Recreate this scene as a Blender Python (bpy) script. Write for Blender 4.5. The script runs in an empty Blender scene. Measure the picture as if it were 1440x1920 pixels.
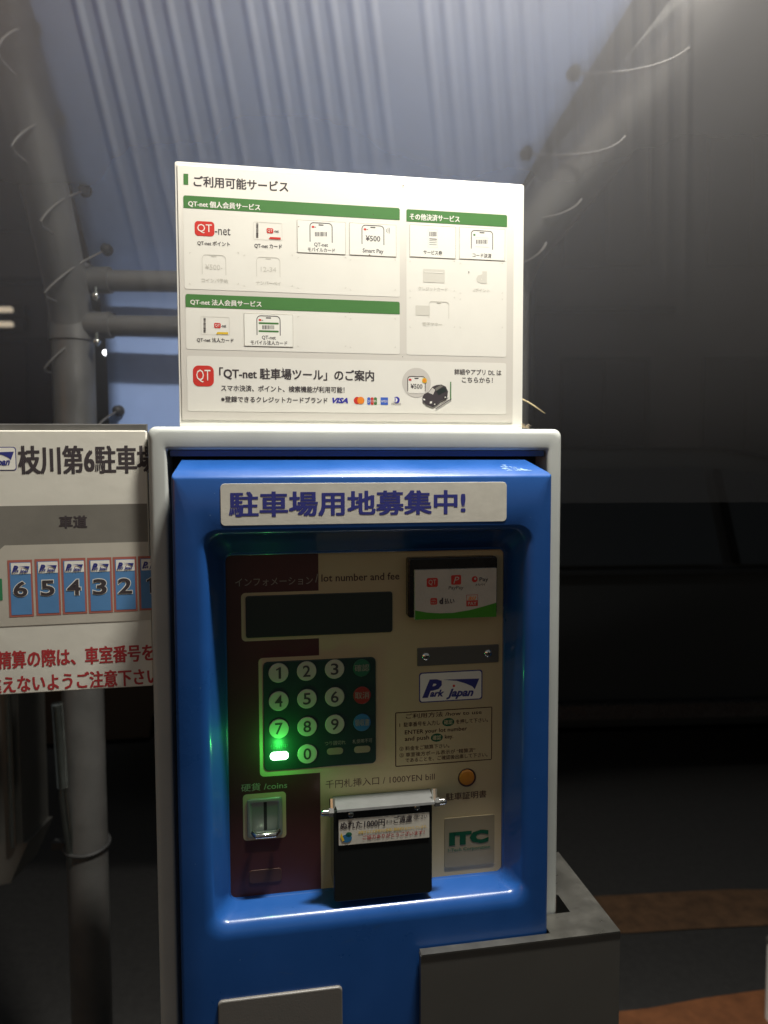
import bpy, bmesh, math, random
from mathutils import Vector, Matrix
random.seed(4)
S = bpy.context.scene
COL = S.collection
R = math.radians
# ------------------------------------------------------------------ camera
FPX, CX, CY = 1350.0, 720.0, 960.0          # focal length and centre in photo pixels (1440 x 1920)
PITCH, ROLL = R(3.35), R(0.19)
CAM = Vector((0, 0, 1.40))
fwd = Vector((0, math.cos(PITCH), -math.sin(PITCH)))
r0 = Vector((1, 0, 0)); u0 = r0.cross(fwd)
rt = (r0 * math.cos(ROLL) - u0 * math.sin(ROLL)).normalized(); up = rt.cross(fwd)
cd = bpy.data.cameras.new('camera'); cam = bpy.data.objects.new('camera', cd); COL.objects.link(cam)
cd.sensor_fit = 'VERTICAL'; cd.sensor_height = 24; cd.sensor_width = 18; cd.lens = FPX / 1920 * 24
cd.clip_start = 0.02; cd.clip_end = 400
cam.matrix_world = Matrix(((rt.x, up.x, -fwd.x, CAM.x), (rt.y, up.y, -fwd.y, CAM.y), (rt.z, up.z, -fwd.z, CAM.z), (0, 0, 0, 1)))
S.camera = cam
cd.dof.use_dof = True; cd.dof.focus_distance = .70; cd.dof.aperture_fstop = 3.6
# ------------------------------------------------------------------ world: last light of dusk
W = bpy.data.worlds.new('World'); S.world = W; W.use_nodes = True
wn = W.node_tree.nodes; wl = W.node_tree.links
sky = wn.new('ShaderNodeTexSky'); sky.sky_type = 'NISHITA'; sky.sun_disc = False
sky.ozone_density = 2.0; sky.sun_elevation = R(1.5); sky.sun_rotation = R(215); sky.air_density = 1.0; sky.dust_density = 1.0
bg = wn['Background']; wl.new(sky.outputs[0], bg.inputs[0]); bg.inputs[1].default_value = 0.06
glow = wn.new('ShaderNodeBackground'); glow.inputs[0].default_value = (1.0, .95, .84, 1); glow.inputs[1].default_value = 0.09   # even glow of the city on the night sky
ad = wn.new('ShaderNodeAddShader'); wl.new(bg.outputs[0], ad.inputs[0]); wl.new(glow.outputs[0], ad.inputs[1]); wl.new(ad.outputs[0], wn['World Output'].inputs[0])
sd = bpy.data.lights.new('sun', 'SUN'); sd.energy = 0.004; sd.angle = R(10); sd.color = (1, .85, .7)
so = bpy.data.objects.new('sun', sd); COL.objects.link(so)
so.rotation_euler = (R(89), 0, R(180 - 215))
S.view_settings.view_transform = 'Standard'; S.view_settings.look = 'None'
S.view_settings.exposure = 0; S.view_settings.gamma = 1; S.view_settings.use_curve_mapping = False
LAMP_W = 43.0
GREEN_W = 0.05

# ------------------------------------------------------------------ materials
def mat(name, col, rough=.5, metal=0, coat=0, noise=0, nscale=30, bump=0, bscale=200, emit=None, es=0, spec=.5, alpha=None, rvar=0):
    m = bpy.data.materials.new(name); m.use_nodes = True
    nt = m.node_tree; b = nt.nodes['Principled BSDF']; L = nt.links
    c4 = (*col, 1)
    b.inputs['Base Color'].default_value = c4; b.inputs['Roughness'].default_value = rough
    b.inputs['Metallic'].default_value = metal; b.inputs['Specular IOR Level'].default_value = spec
    b.inputs['Coat Weight'].default_value = coat; b.inputs['Coat Roughness'].default_value = .08
    if noise or bump or rvar:
        tc = nt.nodes.new('ShaderNodeTexCoord')
    if noise or rvar:
        n = nt.nodes.new('ShaderNodeTexNoise'); n.inputs['Scale'].default_value = nscale; n.inputs['Detail'].default_value = 6
        n.inputs['Roughness'].default_value = .65
        L.new(tc.outputs['Object'], n.inputs['Vector'])
    if noise:
        mr = nt.nodes.new('ShaderNodeMapRange'); mr.inputs[1].default_value = .3; mr.inputs[2].default_value = .7
        mr.inputs[3].default_value = 1 - noise; mr.inputs[4].default_value = 1 + noise * .4
        L.new(n.outputs['Fac'], mr.inputs[0])
        mx = nt.nodes.new('ShaderNodeVectorMath'); mx.operation = 'SCALE'; mx.inputs[0].default_value = col
        L.new(mr.outputs[0], mx.inputs['Scale']); L.new(mx.outputs[0], b.inputs['Base Color'])
    if rvar:
        m2 = nt.nodes.new('ShaderNodeMapRange'); m2.inputs[1].default_value = .3; m2.inputs[2].default_value = .7
        m2.inputs[3].default_value = max(.02, rough - rvar); m2.inputs[4].default_value = rough + rvar
        L.new(n.outputs['Fac'], m2.inputs[0]); L.new(m2.outputs[0], b.inputs['Roughness'])
    if bump:
        n2 = nt.nodes.new('ShaderNodeTexNoise'); n2.inputs['Scale'].default_value = bscale; n2.inputs['Detail'].default_value = 4
        L.new(tc.outputs['Object'], n2.inputs['Vector'])
        bp = nt.nodes.new('ShaderNodeBump'); bp.inputs['Strength'].default_value = bump; bp.inputs['Distance'].default_value = .001
        L.new(n2.outputs['Fac'], bp.inputs['Height']); L.new(bp.outputs[0], b.inputs['Normal'])
    if emit:
        b.inputs['Emission Color'].default_value = (*emit, 1); b.inputs['Emission Strength'].default_value = es
    return m
M = {}
M['grey_paint'] = mat('grey_paint', (.455, .475, .455), .42, noise=.10, nscale=9, bump=.12, bscale=900, rvar=.08)
M['blue_paint'] = mat('blue_paint', (.011, .068, .26), .34, coat=.5, noise=.12, nscale=14, bump=.05, bscale=500, rvar=.08)
M['scuff'] = mat('scuff', (.20, .32, .50), .6)
M['scratch'] = mat('scratch', (.04, .09, .22), .6)
M['sign_white'] = mat('sign_white', (.86, .84, .77), .45, noise=.03, nscale=12)
M['print_white'] = mat('print_white', (.84, .82, .75), .5, noise=.03, nscale=20)
M['panel_print'] = mat('panel_print', (.80, .78, .71), .5, noise=.03, nscale=25)
M['card_white'] = mat('card_white', (.86, .85, .78), .4, noise=.03, nscale=30)
M['faint'] = mat('faint', (.64, .62, .55), .5)
M['light_grey'] = mat('light_grey', (.60, .57, .52), .5)
M['green_band'] = mat('green_band', (.06, .20, .045), .5, noise=.08)
M['ink'] = mat('ink', (.05, .04, .045), .55)
M['ink_red'] = mat('ink_red', (.55, .02, .02), .5)
M['logo_red'] = mat('logo_red', (.62, .035, .025), .45)
M['navy'] = mat('navy', (.03, .035, .22), .5)
M['visa_blue'] = mat('visa_blue', (.03, .03, .35), .5)
M['orange'] = mat('orange', (.85, .25, .02), .5)
M['yellow'] = mat('yellow', (.75, .5, .03), .5)
M['amex'] = mat('amex', (.04, .12, .55), .5)
M['leaf'] = mat('leaf', (.06, .30, .02), .4, bump=.4, bscale=350)
M['film_sticker'] = mat('film_sticker', (.62, .60, .53), .4, noise=.10, nscale=60, bump=.06, bscale=300)
M['qr_sticker'] = mat('qr_sticker', (.62, .58, .50), .3, noise=.08, nscale=60, bump=.35, bscale=420)
M['beige'] = mat('beige', (.52, .43, .25), .5, noise=.08, nscale=10, bump=.06, bscale=700)
M['beige_dark'] = mat('beige_dark', (.28, .24, .15), .5)
M['maroon'] = mat('maroon', (.075, .022, .022), .45, noise=.2, nscale=14)
M['print_brown'] = mat('print_brown', (.07, .03, .02), .5)
M['dim_print'] = mat('dim_print', (.30, .27, .22), .5)
M['lcd'] = mat('lcd', (.028, .036, .034), .3, spec=.5)
M['pad'] = mat('pad', (.016, .045, .038), .35, noise=.2, nscale=40)
M['key'] = mat('key', (.50, .47, .38), .4, noise=.05)
M['key_green'] = mat('key_green', (.02, .13, .07), .4)
M['itc_green'] = mat('itc_green', (.006, .075, .035), .7, spec=.2)
M['key_red'] = mat('key_red', (.30, .03, .025), .4)
M['key_blue'] = mat('key_blue', (.03, .16, .34), .4)
M['black_plastic'] = mat('black_plastic', (.015, .014, .014), .28, noise=.2, rvar=.1)
M['black_gap'] = mat('black_gap', (.006, .006, .007), .6)
M['plate_grey'] = mat('plate_grey', (.15, .142, .13), .45, noise=.08, nscale=14, bump=.1, bscale=600)
M['chrome'] = mat('chrome', (.75, .74, .70), .14, metal=1)
M['dull_chrome'] = mat('dull_chrome', (.35, .38, .36), .25, metal=1, noise=.15)
M['coin_metal'] = mat('coin_metal', (.30, .32, .30), .35, metal=.4, noise=.1)
M['hood_steel'] = mat('hood_steel', (.20, .205, .205), .5, metal=.5, noise=.12, nscale=60, bump=.05, bscale=500)
M['steel'] = mat('steel', (.21, .205, .185), .34, metal=.85, noise=.10, nscale=25, bump=.06, bscale=500, rvar=.1)
M['steel_dark'] = mat('steel_dark', (.17, .165, .15), .40, metal=.6, noise=.05, nscale=9, bump=.05, bscale=700, rvar=.06)
M['galv'] = mat('galv', (.11, .108, .104), .42, metal=.35, noise=.18, nscale=20, bump=.1, bscale=200, rvar=.1)
M['smoke'] = mat('smoke', (.012, .014, .014), .10, spec=.6, rvar=.06, nscale=8)
M['amber'] = mat('amber', (.55, .22, .03), .2, coat=.6)
M['led_green'] = mat('led_green', (.1, .9, .2), .4, emit=(.45, 1, .5), es=9)
M['board'] = mat('board', (.72, .70, .62), .38, noise=.10, nscale=7, bump=.2, bscale=60)
M['board_lane'] = mat('board_lane', (.20, .19, .165), .45, noise=.15, nscale=20)
M['board_lot'] = mat('board_lot', (.52, .49, .42), .42, noise=.12, nscale=12)
M['lot_red'] = mat('lot_red', (.42, .13, .10), .5)
M['lot_blue'] = mat('lot_blue', (.10, .26, .52), .45, noise=.12, nscale=30)
M['lot_green'] = mat('lot_green', (.03, .22, .09), .5)
M['red_text'] = mat('red_text', (.42, .035, .04), .5)
M['rubber'] = mat('rubber', (.02, .02, .02), .6)
M['cord'] = mat('cord', (.085, .08, .075), .55, noise=.2, nscale=200)
M['tarp'] = mat('tarp', (.29, .42, .77), .6, noise=.12, nscale=8, bump=.2, bscale=90)
M['asphalt'] = mat('asphalt', (.022, .021, .020), .8, noise=.35, nscale=45, bump=1, bscale=120)
M['line_paint'] = mat('line_paint', (.10, .052, .024), .7, noise=.5, nscale=18, bump=.5, bscale=90)
M['line_orange'] = mat('line_orange', (.20, .075, .028), .6, noise=.4, nscale=18, bump=.5, bscale=90)
M['facade'] = mat('facade', (.014, .013, .015), .75, noise=.3, nscale=2)
M['facade_trim'] = mat('facade_trim', (.016, .015, .016), .8, spec=.1)
M['win_dark'] = mat('win_dark', (.012, .012, .014), .5, spec=.1)
M['win_lit'] = mat('win_lit', (.8, .7, .5), .5, emit=(1, .84, .62), es=.5)
M['lamp_far'] = mat('lamp_far', (.9, .9, .9), .5, emit=(.95, .97, 1), es=12)
M['car_paint'] = mat('car_paint', (.006, .007, .008), .35, spec=.25)
M['car_glass'] = mat('car_glass', (.005, .006, .007), .25, spec=.2)
M['white_post'] = mat('white_post', (.7, .7, .66), .5)
M['seed'] = mat('seed', (.5, .42, .3), .8)
M['lamp_glass'] = mat('lamp_glass', (.9, .9, .9), .5, emit=(1, .93, .80), es=30)

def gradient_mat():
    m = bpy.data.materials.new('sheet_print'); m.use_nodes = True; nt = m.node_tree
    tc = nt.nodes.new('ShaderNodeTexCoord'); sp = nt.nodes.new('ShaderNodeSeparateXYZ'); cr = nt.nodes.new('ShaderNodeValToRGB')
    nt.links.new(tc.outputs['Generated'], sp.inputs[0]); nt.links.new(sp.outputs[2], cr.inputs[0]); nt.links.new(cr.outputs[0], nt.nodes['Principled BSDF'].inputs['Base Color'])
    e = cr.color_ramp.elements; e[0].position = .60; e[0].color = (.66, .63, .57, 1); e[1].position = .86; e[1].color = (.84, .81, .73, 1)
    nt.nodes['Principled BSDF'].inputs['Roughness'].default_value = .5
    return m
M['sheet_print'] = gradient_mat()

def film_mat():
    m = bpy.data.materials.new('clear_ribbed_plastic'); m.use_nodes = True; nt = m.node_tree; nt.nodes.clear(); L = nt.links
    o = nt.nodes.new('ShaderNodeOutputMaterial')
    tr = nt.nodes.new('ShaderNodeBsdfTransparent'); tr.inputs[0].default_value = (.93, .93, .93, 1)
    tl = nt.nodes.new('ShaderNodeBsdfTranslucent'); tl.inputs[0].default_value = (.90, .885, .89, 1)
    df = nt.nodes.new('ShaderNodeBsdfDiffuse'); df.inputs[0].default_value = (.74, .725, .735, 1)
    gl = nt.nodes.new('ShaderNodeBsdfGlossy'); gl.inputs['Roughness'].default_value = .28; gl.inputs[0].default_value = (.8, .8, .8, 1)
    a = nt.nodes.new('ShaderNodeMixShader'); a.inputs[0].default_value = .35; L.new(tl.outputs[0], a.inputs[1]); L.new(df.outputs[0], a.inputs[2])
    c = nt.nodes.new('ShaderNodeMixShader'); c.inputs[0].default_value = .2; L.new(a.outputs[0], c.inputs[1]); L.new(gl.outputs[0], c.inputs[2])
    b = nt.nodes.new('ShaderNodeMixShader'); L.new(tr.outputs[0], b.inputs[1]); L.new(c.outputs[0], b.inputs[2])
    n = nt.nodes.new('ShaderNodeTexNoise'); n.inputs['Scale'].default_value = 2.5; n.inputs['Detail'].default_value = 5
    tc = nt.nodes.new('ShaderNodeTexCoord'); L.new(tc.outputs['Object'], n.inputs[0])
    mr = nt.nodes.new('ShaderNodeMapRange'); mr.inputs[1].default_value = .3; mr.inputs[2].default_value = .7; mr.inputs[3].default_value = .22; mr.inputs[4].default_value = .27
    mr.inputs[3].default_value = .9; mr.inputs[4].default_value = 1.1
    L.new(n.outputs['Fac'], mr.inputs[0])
    sx = nt.nodes.new('ShaderNodeSeparateXYZ'); L.new(tc.outputs['Object'], sx.inputs[0])          # veil of lamp glare painted in as haze, denser towards the upper edge
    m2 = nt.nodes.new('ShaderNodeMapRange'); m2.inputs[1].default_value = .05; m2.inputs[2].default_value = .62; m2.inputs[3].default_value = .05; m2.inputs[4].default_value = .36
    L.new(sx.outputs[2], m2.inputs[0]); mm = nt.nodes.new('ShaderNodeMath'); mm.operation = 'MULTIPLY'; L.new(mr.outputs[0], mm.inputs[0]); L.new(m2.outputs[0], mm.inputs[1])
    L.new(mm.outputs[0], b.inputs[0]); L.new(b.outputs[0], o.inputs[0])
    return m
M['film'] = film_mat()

# ------------------------------------------------------------------ object helpers
def tag(o, label=None, cat=None, group=None, kind=None):
    if label: o['label'] = label
    if cat: o['category'] = cat
    if group: o['group'] = group
    if kind: o['kind'] = kind
    return o
def empty(name, loc=(0, 0, 0), rz=0, ry=0, **k):
    o = bpy.data.objects.new(name, None); COL.objects.link(o); o.location = loc; o.rotation_euler = (0, ry, rz)
    o.empty_display_size = .05
    return tag(o, **k)

_tc = {}
def glyphs(s, bold=0, shear=0, res=2):
    k = (s, bold, shear)
    if k in _tc: return _tc[k]
    if s == '1':      # stem with a flag
        w = .5 if bold < .01 else .56
        _tc[k] = ([(1 - w, 0), (1, 0), (1, 1), (.62, 1), (1 - w, .86), (1 - w, .80), (0, .70), (0, .84), (.40, .92)], [(0, 1, 2, 3, 8, 4, 5)[0:4] + (4,), (4, 3, 8, 7, 6, 5)], .5); return _tc[k]
    c = bpy.data.curves.new('t', 'FONT'); c.body = s; c.resolution_u = res; c.fill_mode = 'FRONT'; c.offset = bold; c.shear = shear; c.size = 1
    o = bpy.data.objects.new('t', c); COL.objects.link(o)
    dg = bpy.context.evaluated_depsgraph_get(); me = o.evaluated_get(dg).to_mesh()
    V = [(v.co.x, v.co.y) for v in me.vertices]; Fc = [tuple(p.vertices) for p in me.polygons]
    o.evaluated_get(dg).to_mesh_clear(); bpy.data.objects.remove(o); bpy.data.curves.remove(c)
    x0 = min(v[0] for v in V); x1 = max(v[0] for v in V); y0 = min(v[1] for v in V); y1 = max(v[1] for v in V)
    V = [((x - x0) / (x1 - x0), (y - y0) / (y1 - y0)) for x, y in V]
    _tc[k] = (V, Fc, (x1 - x0) / (y1 - y0)); return _tc[k]

class Frame:
    """A flat-fronted thing standing in the world: local x along its face, y into it, z up."""
    def __init__(s, origin, rz, ry=0):
        s.m = Matrix.Translation(origin) @ Matrix.Rotation(rz, 4, 'Z') @ Matrix.Rotation(ry, 4, 'Y'); s.i = s.m.inverted()
        s.o = Vector(origin); s.rz = rz; s.ry = ry
    def at(s, px, py, d=0):
        ray = fwd * FPX + rt * (px - CX) - up * (py - CY)
        a = s.i @ CAM; b = (s.i.to_3x3() @ ray)
        t = (d - a.y) / b.y; p = a + b * t
        return p.x, p.z
    def box(s, xl, yt, xr, yb, d):
        x0, z1 = s.at(xl, yt, d); xb, z0 = s.at(xl, yb, d); x1, _ = s.at(xr, (yt + yb) / 2, d); x0 = s.at(xl, (yt + yb) / 2, d)[0]
        return x0, z0, x1, z1
def Wp(px, py, Y):
    ray = fwd * FPX + rt * (px - CX) - up * (py - CY)
    return CAM + ray * ((Y - CAM.y) / ray.y)

def rrect(x0, z0, x1, z1, r, n=5):
    r = max(min(r, (x1 - x0) / 2 - 1e-6, (z1 - z0) / 2 - 1e-6), 1e-5); P = []
    for cx, cz, a0 in ((x1 - r, z0 + r, -90), (x1 - r, z1 - r, 0), (x0 + r, z1 - r, 90), (x0 + r, z0 + r, 180)):
        for i in range(n + 1):
            a = R(a0 + 90 * i / n); P.append((cx + r * math.cos(a), cz + r * math.sin(a)))
    return P
def inset(P, c):
    n = len(P); out = []
    for i in range(n):
        a = Vector(P[i - 1]); b = Vector(P[i]); e = Vector(P[(i + 1) % n])
        d1 = b - a; d2 = e - b
        if d1.length < 1e-9: d1 = d2
        if d2.length < 1e-9: d2 = d1
        n1 = Vector((-d1.y, d1.x)).normalized(); n2 = Vector((-d2.y, d2.x)).normalized(); m = n1 + n2
        if m.length < 1e-6: m = n1
        m.normalize(); q = b + m * (c / max(.5, m.dot(n1))); out.append((q.x, q.y))
    return out

class MB:
    def __init__(s, F=None, d=0):
        s.F = F; s.d = d; s.V = []; s.P = []; s.mi = []; s.mats = []
    def mid(s, m):
        if m not in s.mats: s.mats.append(m)
        return s.mats.index(m)
    def add(s, V, Fc, m):
        o = len(s.V); s.V += [tuple(v) for v in V]; k = s.mid(m)
        for f in Fc: s.P.append(tuple(o + i for i in f)); s.mi.append(k)
    def flat(s, P, m, d=None):
        d = s.d if d is None else d
        s.add([(x, d, z) for x, z in P], [tuple(range(len(P)))], m)
    def prism(s, P, d0, d1, m, c=.0006, side=None):
        """P counter-clockwise seen from the front; front at d0 (small y), back at d1"""
        n = len(P); Q = inset(P, c); H = inset(P, c * .3)
        V = [(x, d1, z) for x, z in P] + [(x, d0 + c, z) for x, z in P] + [(x, d0 + c * .3, z) for x, z in H] + [(x, d0, z) for x, z in Q]
        Fc = []
        for L in range(3):
            for i in range(n):
                j = (i + 1) % n; Fc.append((L * n + i, L * n + j, (L + 1) * n + j, (L + 1) * n + i))
        Fc.append(tuple(range(3 * n, 4 * n))); Fc.append(tuple(reversed(range(n))))
        s.add(V, Fc, m)
    def rr(s, xl, yt, xr, yb, r, m, d=None, n=5):
        d = s.d if d is None else d
        s.flat(rrect(*s.F.box(xl, yt, xr, yb, d), r * s.sc(d), n), m, d)
    def sc(s, d): 
        return (s.F.at(730, 1000, d)[0] - s.F.at(720, 1000, d)[0]) / 10
    def rrp(s, xl, yt, xr, yb, r, m, d0, d1, c=.0006, n=5):
        s.prism(rrect(*s.F.box(xl, yt, xr, yb, d0), r * s.sc(d0), n), d0, d1, m, c)
    def ringl(s, A, B, m, d):
        n = len(A); s.add([(x, d, z) for x, z in A] + [(x, d, z) for x, z in B], [(i, (i + 1) % n, n + (i + 1) % n, n + i) for i in range(n)], m)
    def ring(s, xl, yt, xr, yb, r, w, m, d=None, n=4):
        d = s.d if d is None else d; k = s.sc(d)
        A = rrect(*s.F.box(xl, yt, xr, yb, d), r * k, n); x0, z0, x1, z1 = s.F.box(xl, yt, xr, yb, d); w *= k
        B = rrect(x0 + w, z0 + w, x1 - w, z1 - w, max(r * k - w, k * .3), n); s.ringl(A, B, m, d)
    def disc(s, cx, cy, r, m, d=None, n=28, ry=None):
        d = s.d if d is None else d; k = s.sc(d); x, z = s.F.at(cx, cy, d); ry = ry or r
        s.flat([(x + r * k * math.cos(2 * math.pi * i / n), z + ry * k * math.sin(2 * math.pi * i / n)) for i in range(n)], m, d)
    def discp(s, cx, cy, r, m, d0, d1, c=.0006, n=32):
        k = s.sc(d0); x, z = s.F.at(cx, cy, d0)
        s.prism([(x + r * k * math.cos(2 * math.pi * i / n), z + r * k * math.sin(2 * math.pi * i / n)) for i in range(n)], d0, d1, m, c)
    def pp(s, pts, m, d=None):
        d = s.d if d is None else d; s.flat([s.F.at(x, y, d) for x, y in pts], m, d)
    def text(s, t, xl, yt, xr, yb, m, bold=.01, shear=0, d=None, res=2):
        d = s.d if d is None else d
        cjk = any(ord(c) > 0x2000 for c in t)
        V, Fc, _ = glyphs(t, 0 if cjk else bold, shear, res); x0, z0, x1, z1 = s.F.box(xl, yt, xr, yb, d)
        if not cjk or bold < .008: s.add([(x0 + u * (x1 - x0), d, z0 + v * (z1 - z0)) for u, v in V], Fc, m); return
        b = bold * (z1 - z0); bz = b * .55; x0 += b; x1 -= b; z0 += bz; z1 -= bz
        for k, (ox, oz) in enumerate(((-1, -1), (1, -1), (1, 1), (-1, 1))):
            s.add([(x0 + u * (x1 - x0) + ox * b, d - k * .000008, z0 + v * (z1 - z0) + oz * bz) for u, v in V], Fc, m)
    # free 3-D pieces
    def bx(s, a, b, m, bev=0):
        x0, y0, z0 = a; x1, y1, z1 = b
        V = [(x, y, z) for z in (z0, z1) for x, y in ((x0, y0), (x1, y0), (x1, y1), (x0, y1))]
        s.add(V, [(3, 2, 1, 0), (4, 5, 6, 7), (0, 1, 5, 4), (1, 2, 6, 5), (2, 3, 7, 6), (3, 0, 4, 7)], m)
    def tube(s, pts, r, m, n=12, cap=True):
        pts = [Vector(p) for p in pts]; rr_ = r if isinstance(r, (list, tuple)) else [r] * len(pts); V = []; Fc = []
        t0 = (pts[1] - pts[0]).normalized(); a = t0.orthogonal().normalized()
        for i, p in enumerate(pts):
            t = (pts[min(i + 1, len(pts) - 1)] - pts[max(i - 1, 0)]).normalized(); a = (a - t * a.dot(t)).normalized(); b = t.cross(a)
            for k in range(n):
                q = 2 * math.pi * k / n; V.append(p + (a * math.cos(q) + b * math.sin(q)) * rr_[i])
        for i in range(len(pts) - 1):
            for k in range(n):
                j = (k + 1) % n; Fc.append((i * n + k, i * n + j, (i + 1) * n + j, (i + 1) * n + k))
        if cap: Fc.append(tuple(reversed(range(n)))); Fc.append(tuple(range((len(pts) - 1) * n, len(pts) * n)))
        s.add(V, Fc, m)
    def ball(s, c, r, m, n=14, sq=(1, 1, 1)):
        c = Vector(c); V = []; Fc = []; h = n // 2
        for i in range(h + 1):
            th = math.pi * i / h
            for k in range(n):
                q = 2 * math.pi * k / n; V.append((c.x + r * sq[0] * math.sin(th) * math.cos(q), c.y + r * sq[1] * math.sin(th) * math.sin(q), c.z + r * sq[2] * math.cos(th)))
        for i in range(h):
            for k in range(n):
                j = (k + 1) % n; Fc.append((i * n + k, (i + 1) * n + k, (i + 1) * n + j, i * n + j))
        s.add(V, Fc, m)
    def loops(s, Ls, m, close=None):
        n = len(Ls[0]); V = [p for L in Ls for p in L]; Fc = []
        for l in range(len(Ls) - 1):
            for i in range(n):
                j = (i + 1) % n; Fc.append((l * n + i, l * n + j, (l + 1) * n + j, (l + 1) * n + i))
        if close: Fc.append(tuple(range((len(Ls) - 1) * n, len(Ls) * n)))
        s.add(V, Fc, m)
    def build(s, name, parent=None, smooth=False, recalc=False, **k):
        me = bpy.data.meshes.new(name); me.from_pydata(s.V, [], s.P); 
        for m in s.mats: me.materials.append(M[m])
        me.polygons.foreach_set('material_index', s.mi)
        if smooth: me.polygons.foreach_set('use_smooth', [True] * len(s.P))
        me.update()
        if recalc:
            bm = bmesh.new(); bm.from_mesh(me); bmesh.ops.remove_doubles(bm, verts=bm.verts, dist=1e-6); bmesh.ops.recalc_face_normals(bm, faces=bm.faces); bm.to_mesh(me); bm.free()
        if smooth: 
            try: me.set_sharp_from_angle(angle=R(smooth if smooth > 1 else 40))
            except Exception: pass
        o = bpy.data.objects.new(name, me); COL.objects.link(o)
        if parent: o.parent = parent
        return tag(o, **k)

# ================================================================== SETTING
g = MB(); g.add([(-60, -40, 0), (60, -40, 0), (60, 90, 0), (-60, 90, 0)], [(0, 1, 2, 3)], 'asphalt')
g.build('ground', kind='structure')
def stripe(pts, mt='line_paint'):
    s = MB(); n = 24
    (ax, ay), (bx_, by), w = pts
    d = Vector((bx_ - ax, by - ay)); L = d.length; d.normalize(); q = Vector((-d.y, d.x)); A = []; B = []
    for i in range(n + 1):
        c = Vector((ax, ay)) + d * L * i / n
        e = .006 * math.sin(i * 2.3) + .01 * random.uniform(-1, 1)
        A.append((*(c - q * (w / 2 + e)), .004)); B.append((*(c + q * (w / 2 - e)), .004))
    s.add(A + B, [(i, i + 1, n + 2 + i, n + 1 + i) for i in range(n)], mt); return s
stripe(((.1, 2.14), (5.2, 2.50), .19)).build('painted_line', kind='structure')
stripe(((.2, 1.58), (4.2, 2.25), .26), 'line_orange').build('painted_line', kind='structure')

# dark building behind the lot
def building(x0, x1, Y, h, label, lit, cols, rows):
    r = empty('building', ((x0 + x1) / 2, Y, 0), label=label, cat='building')
    w = (x1 - x0); ox = -(w / 2)
    b = MB(); b.bx((-w / 2, 0, 0), (w / 2, 4, h), 'facade'); b.build('wall', r)
    b = MB(); b.bx((-w / 2 - .15, -.15, h), (w / 2 + .15, 4.1, h + .35), 'facade_trim'); b.build('parapet', r)
    cw = w / cols; rh = (h - 1.0) / rows
    for i in range(cols):
        for j in range(rows):
            xa = ox + cw * (i + .22); xb = ox + cw * (i + .78); za = .9 + rh * (j + .12); zb = .9 + rh * (j + .68)
            f = MB(); t = .05
            for a, c in (((xa - t, -.05, za - t), (xb + t, -.001, za)), ((xa - t, -.05, zb), (xb + t, -.001, zb + t)), ((xa - t, -.05, za), (xa, -.001, zb)), ((xb, -.05, za), (xb + t, -.001, zb)), (((xa + xb) / 2 - .02, -.045, za), ((xa + xb) / 2 + .02, -.001, zb))):
                f.bx(a, c, 'facade_trim')
            fo = f.build('window', r)
            p = MB(); p.bx((xa, -.02, za), (xb, -.003, zb), 'win_lit' if (i, j) in lit else 'win_dark'); p.build('pane', fo)
        s = MB(); s.bx((ox + cw * i, -.09, .9 + rh * (i % 2 + .9)), (ox + cw * (i + 1) - .04, -.001, .9 + rh * (i % 2 + .9) + .06), 'facade_trim'); s.build('ledge', r)
    return r
building(-12.5, -3.0, 7.5, 9.0, 'dark building seen past the left post, two small warm lights in it', set(), 7, 3)
building(1.7, 14.5, 8.2, 11.0, 'big dark building filling the night behind the right of the payment machine', set(), 8, 4)
# two warm stair lights low on the left building
sl = empty('stair_light', tuple(Wp(12, 595, 7.35)), label='pair of warm tube lights glowing on the left building behind the post', cat='wall light')
for py in (577, 605):
    c = Wp(8, py, 7.3); l = MB(); o = sl.location
    l.bx((-.28 , .0, c.z - o.z - .022), (.04, .06, c.z - o.z + .022), 'win_lit'); lo = l.build('tube_light', sl)
    l = MB(); l.bx((-.32, .06, c.z - o.z - .055), (.14, .16, c.z - o.z + .055), 'facade_trim'); l.build('housing', sl)
c = Wp(198, 661, 7.35); l = MB(); l.ball((0, 0, 0), .022, 'lamp_far'); e = empty('security_lamp', tuple(c), label='tiny white lamp glowing on the far building beside the tarpaulin', cat='wall lamp'); l.build('bulb', e)
l = MB(); l.bx((-.03, .02, .02), (.03, .16, .06), 'facade_trim'); l.build('bracket', e)

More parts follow.
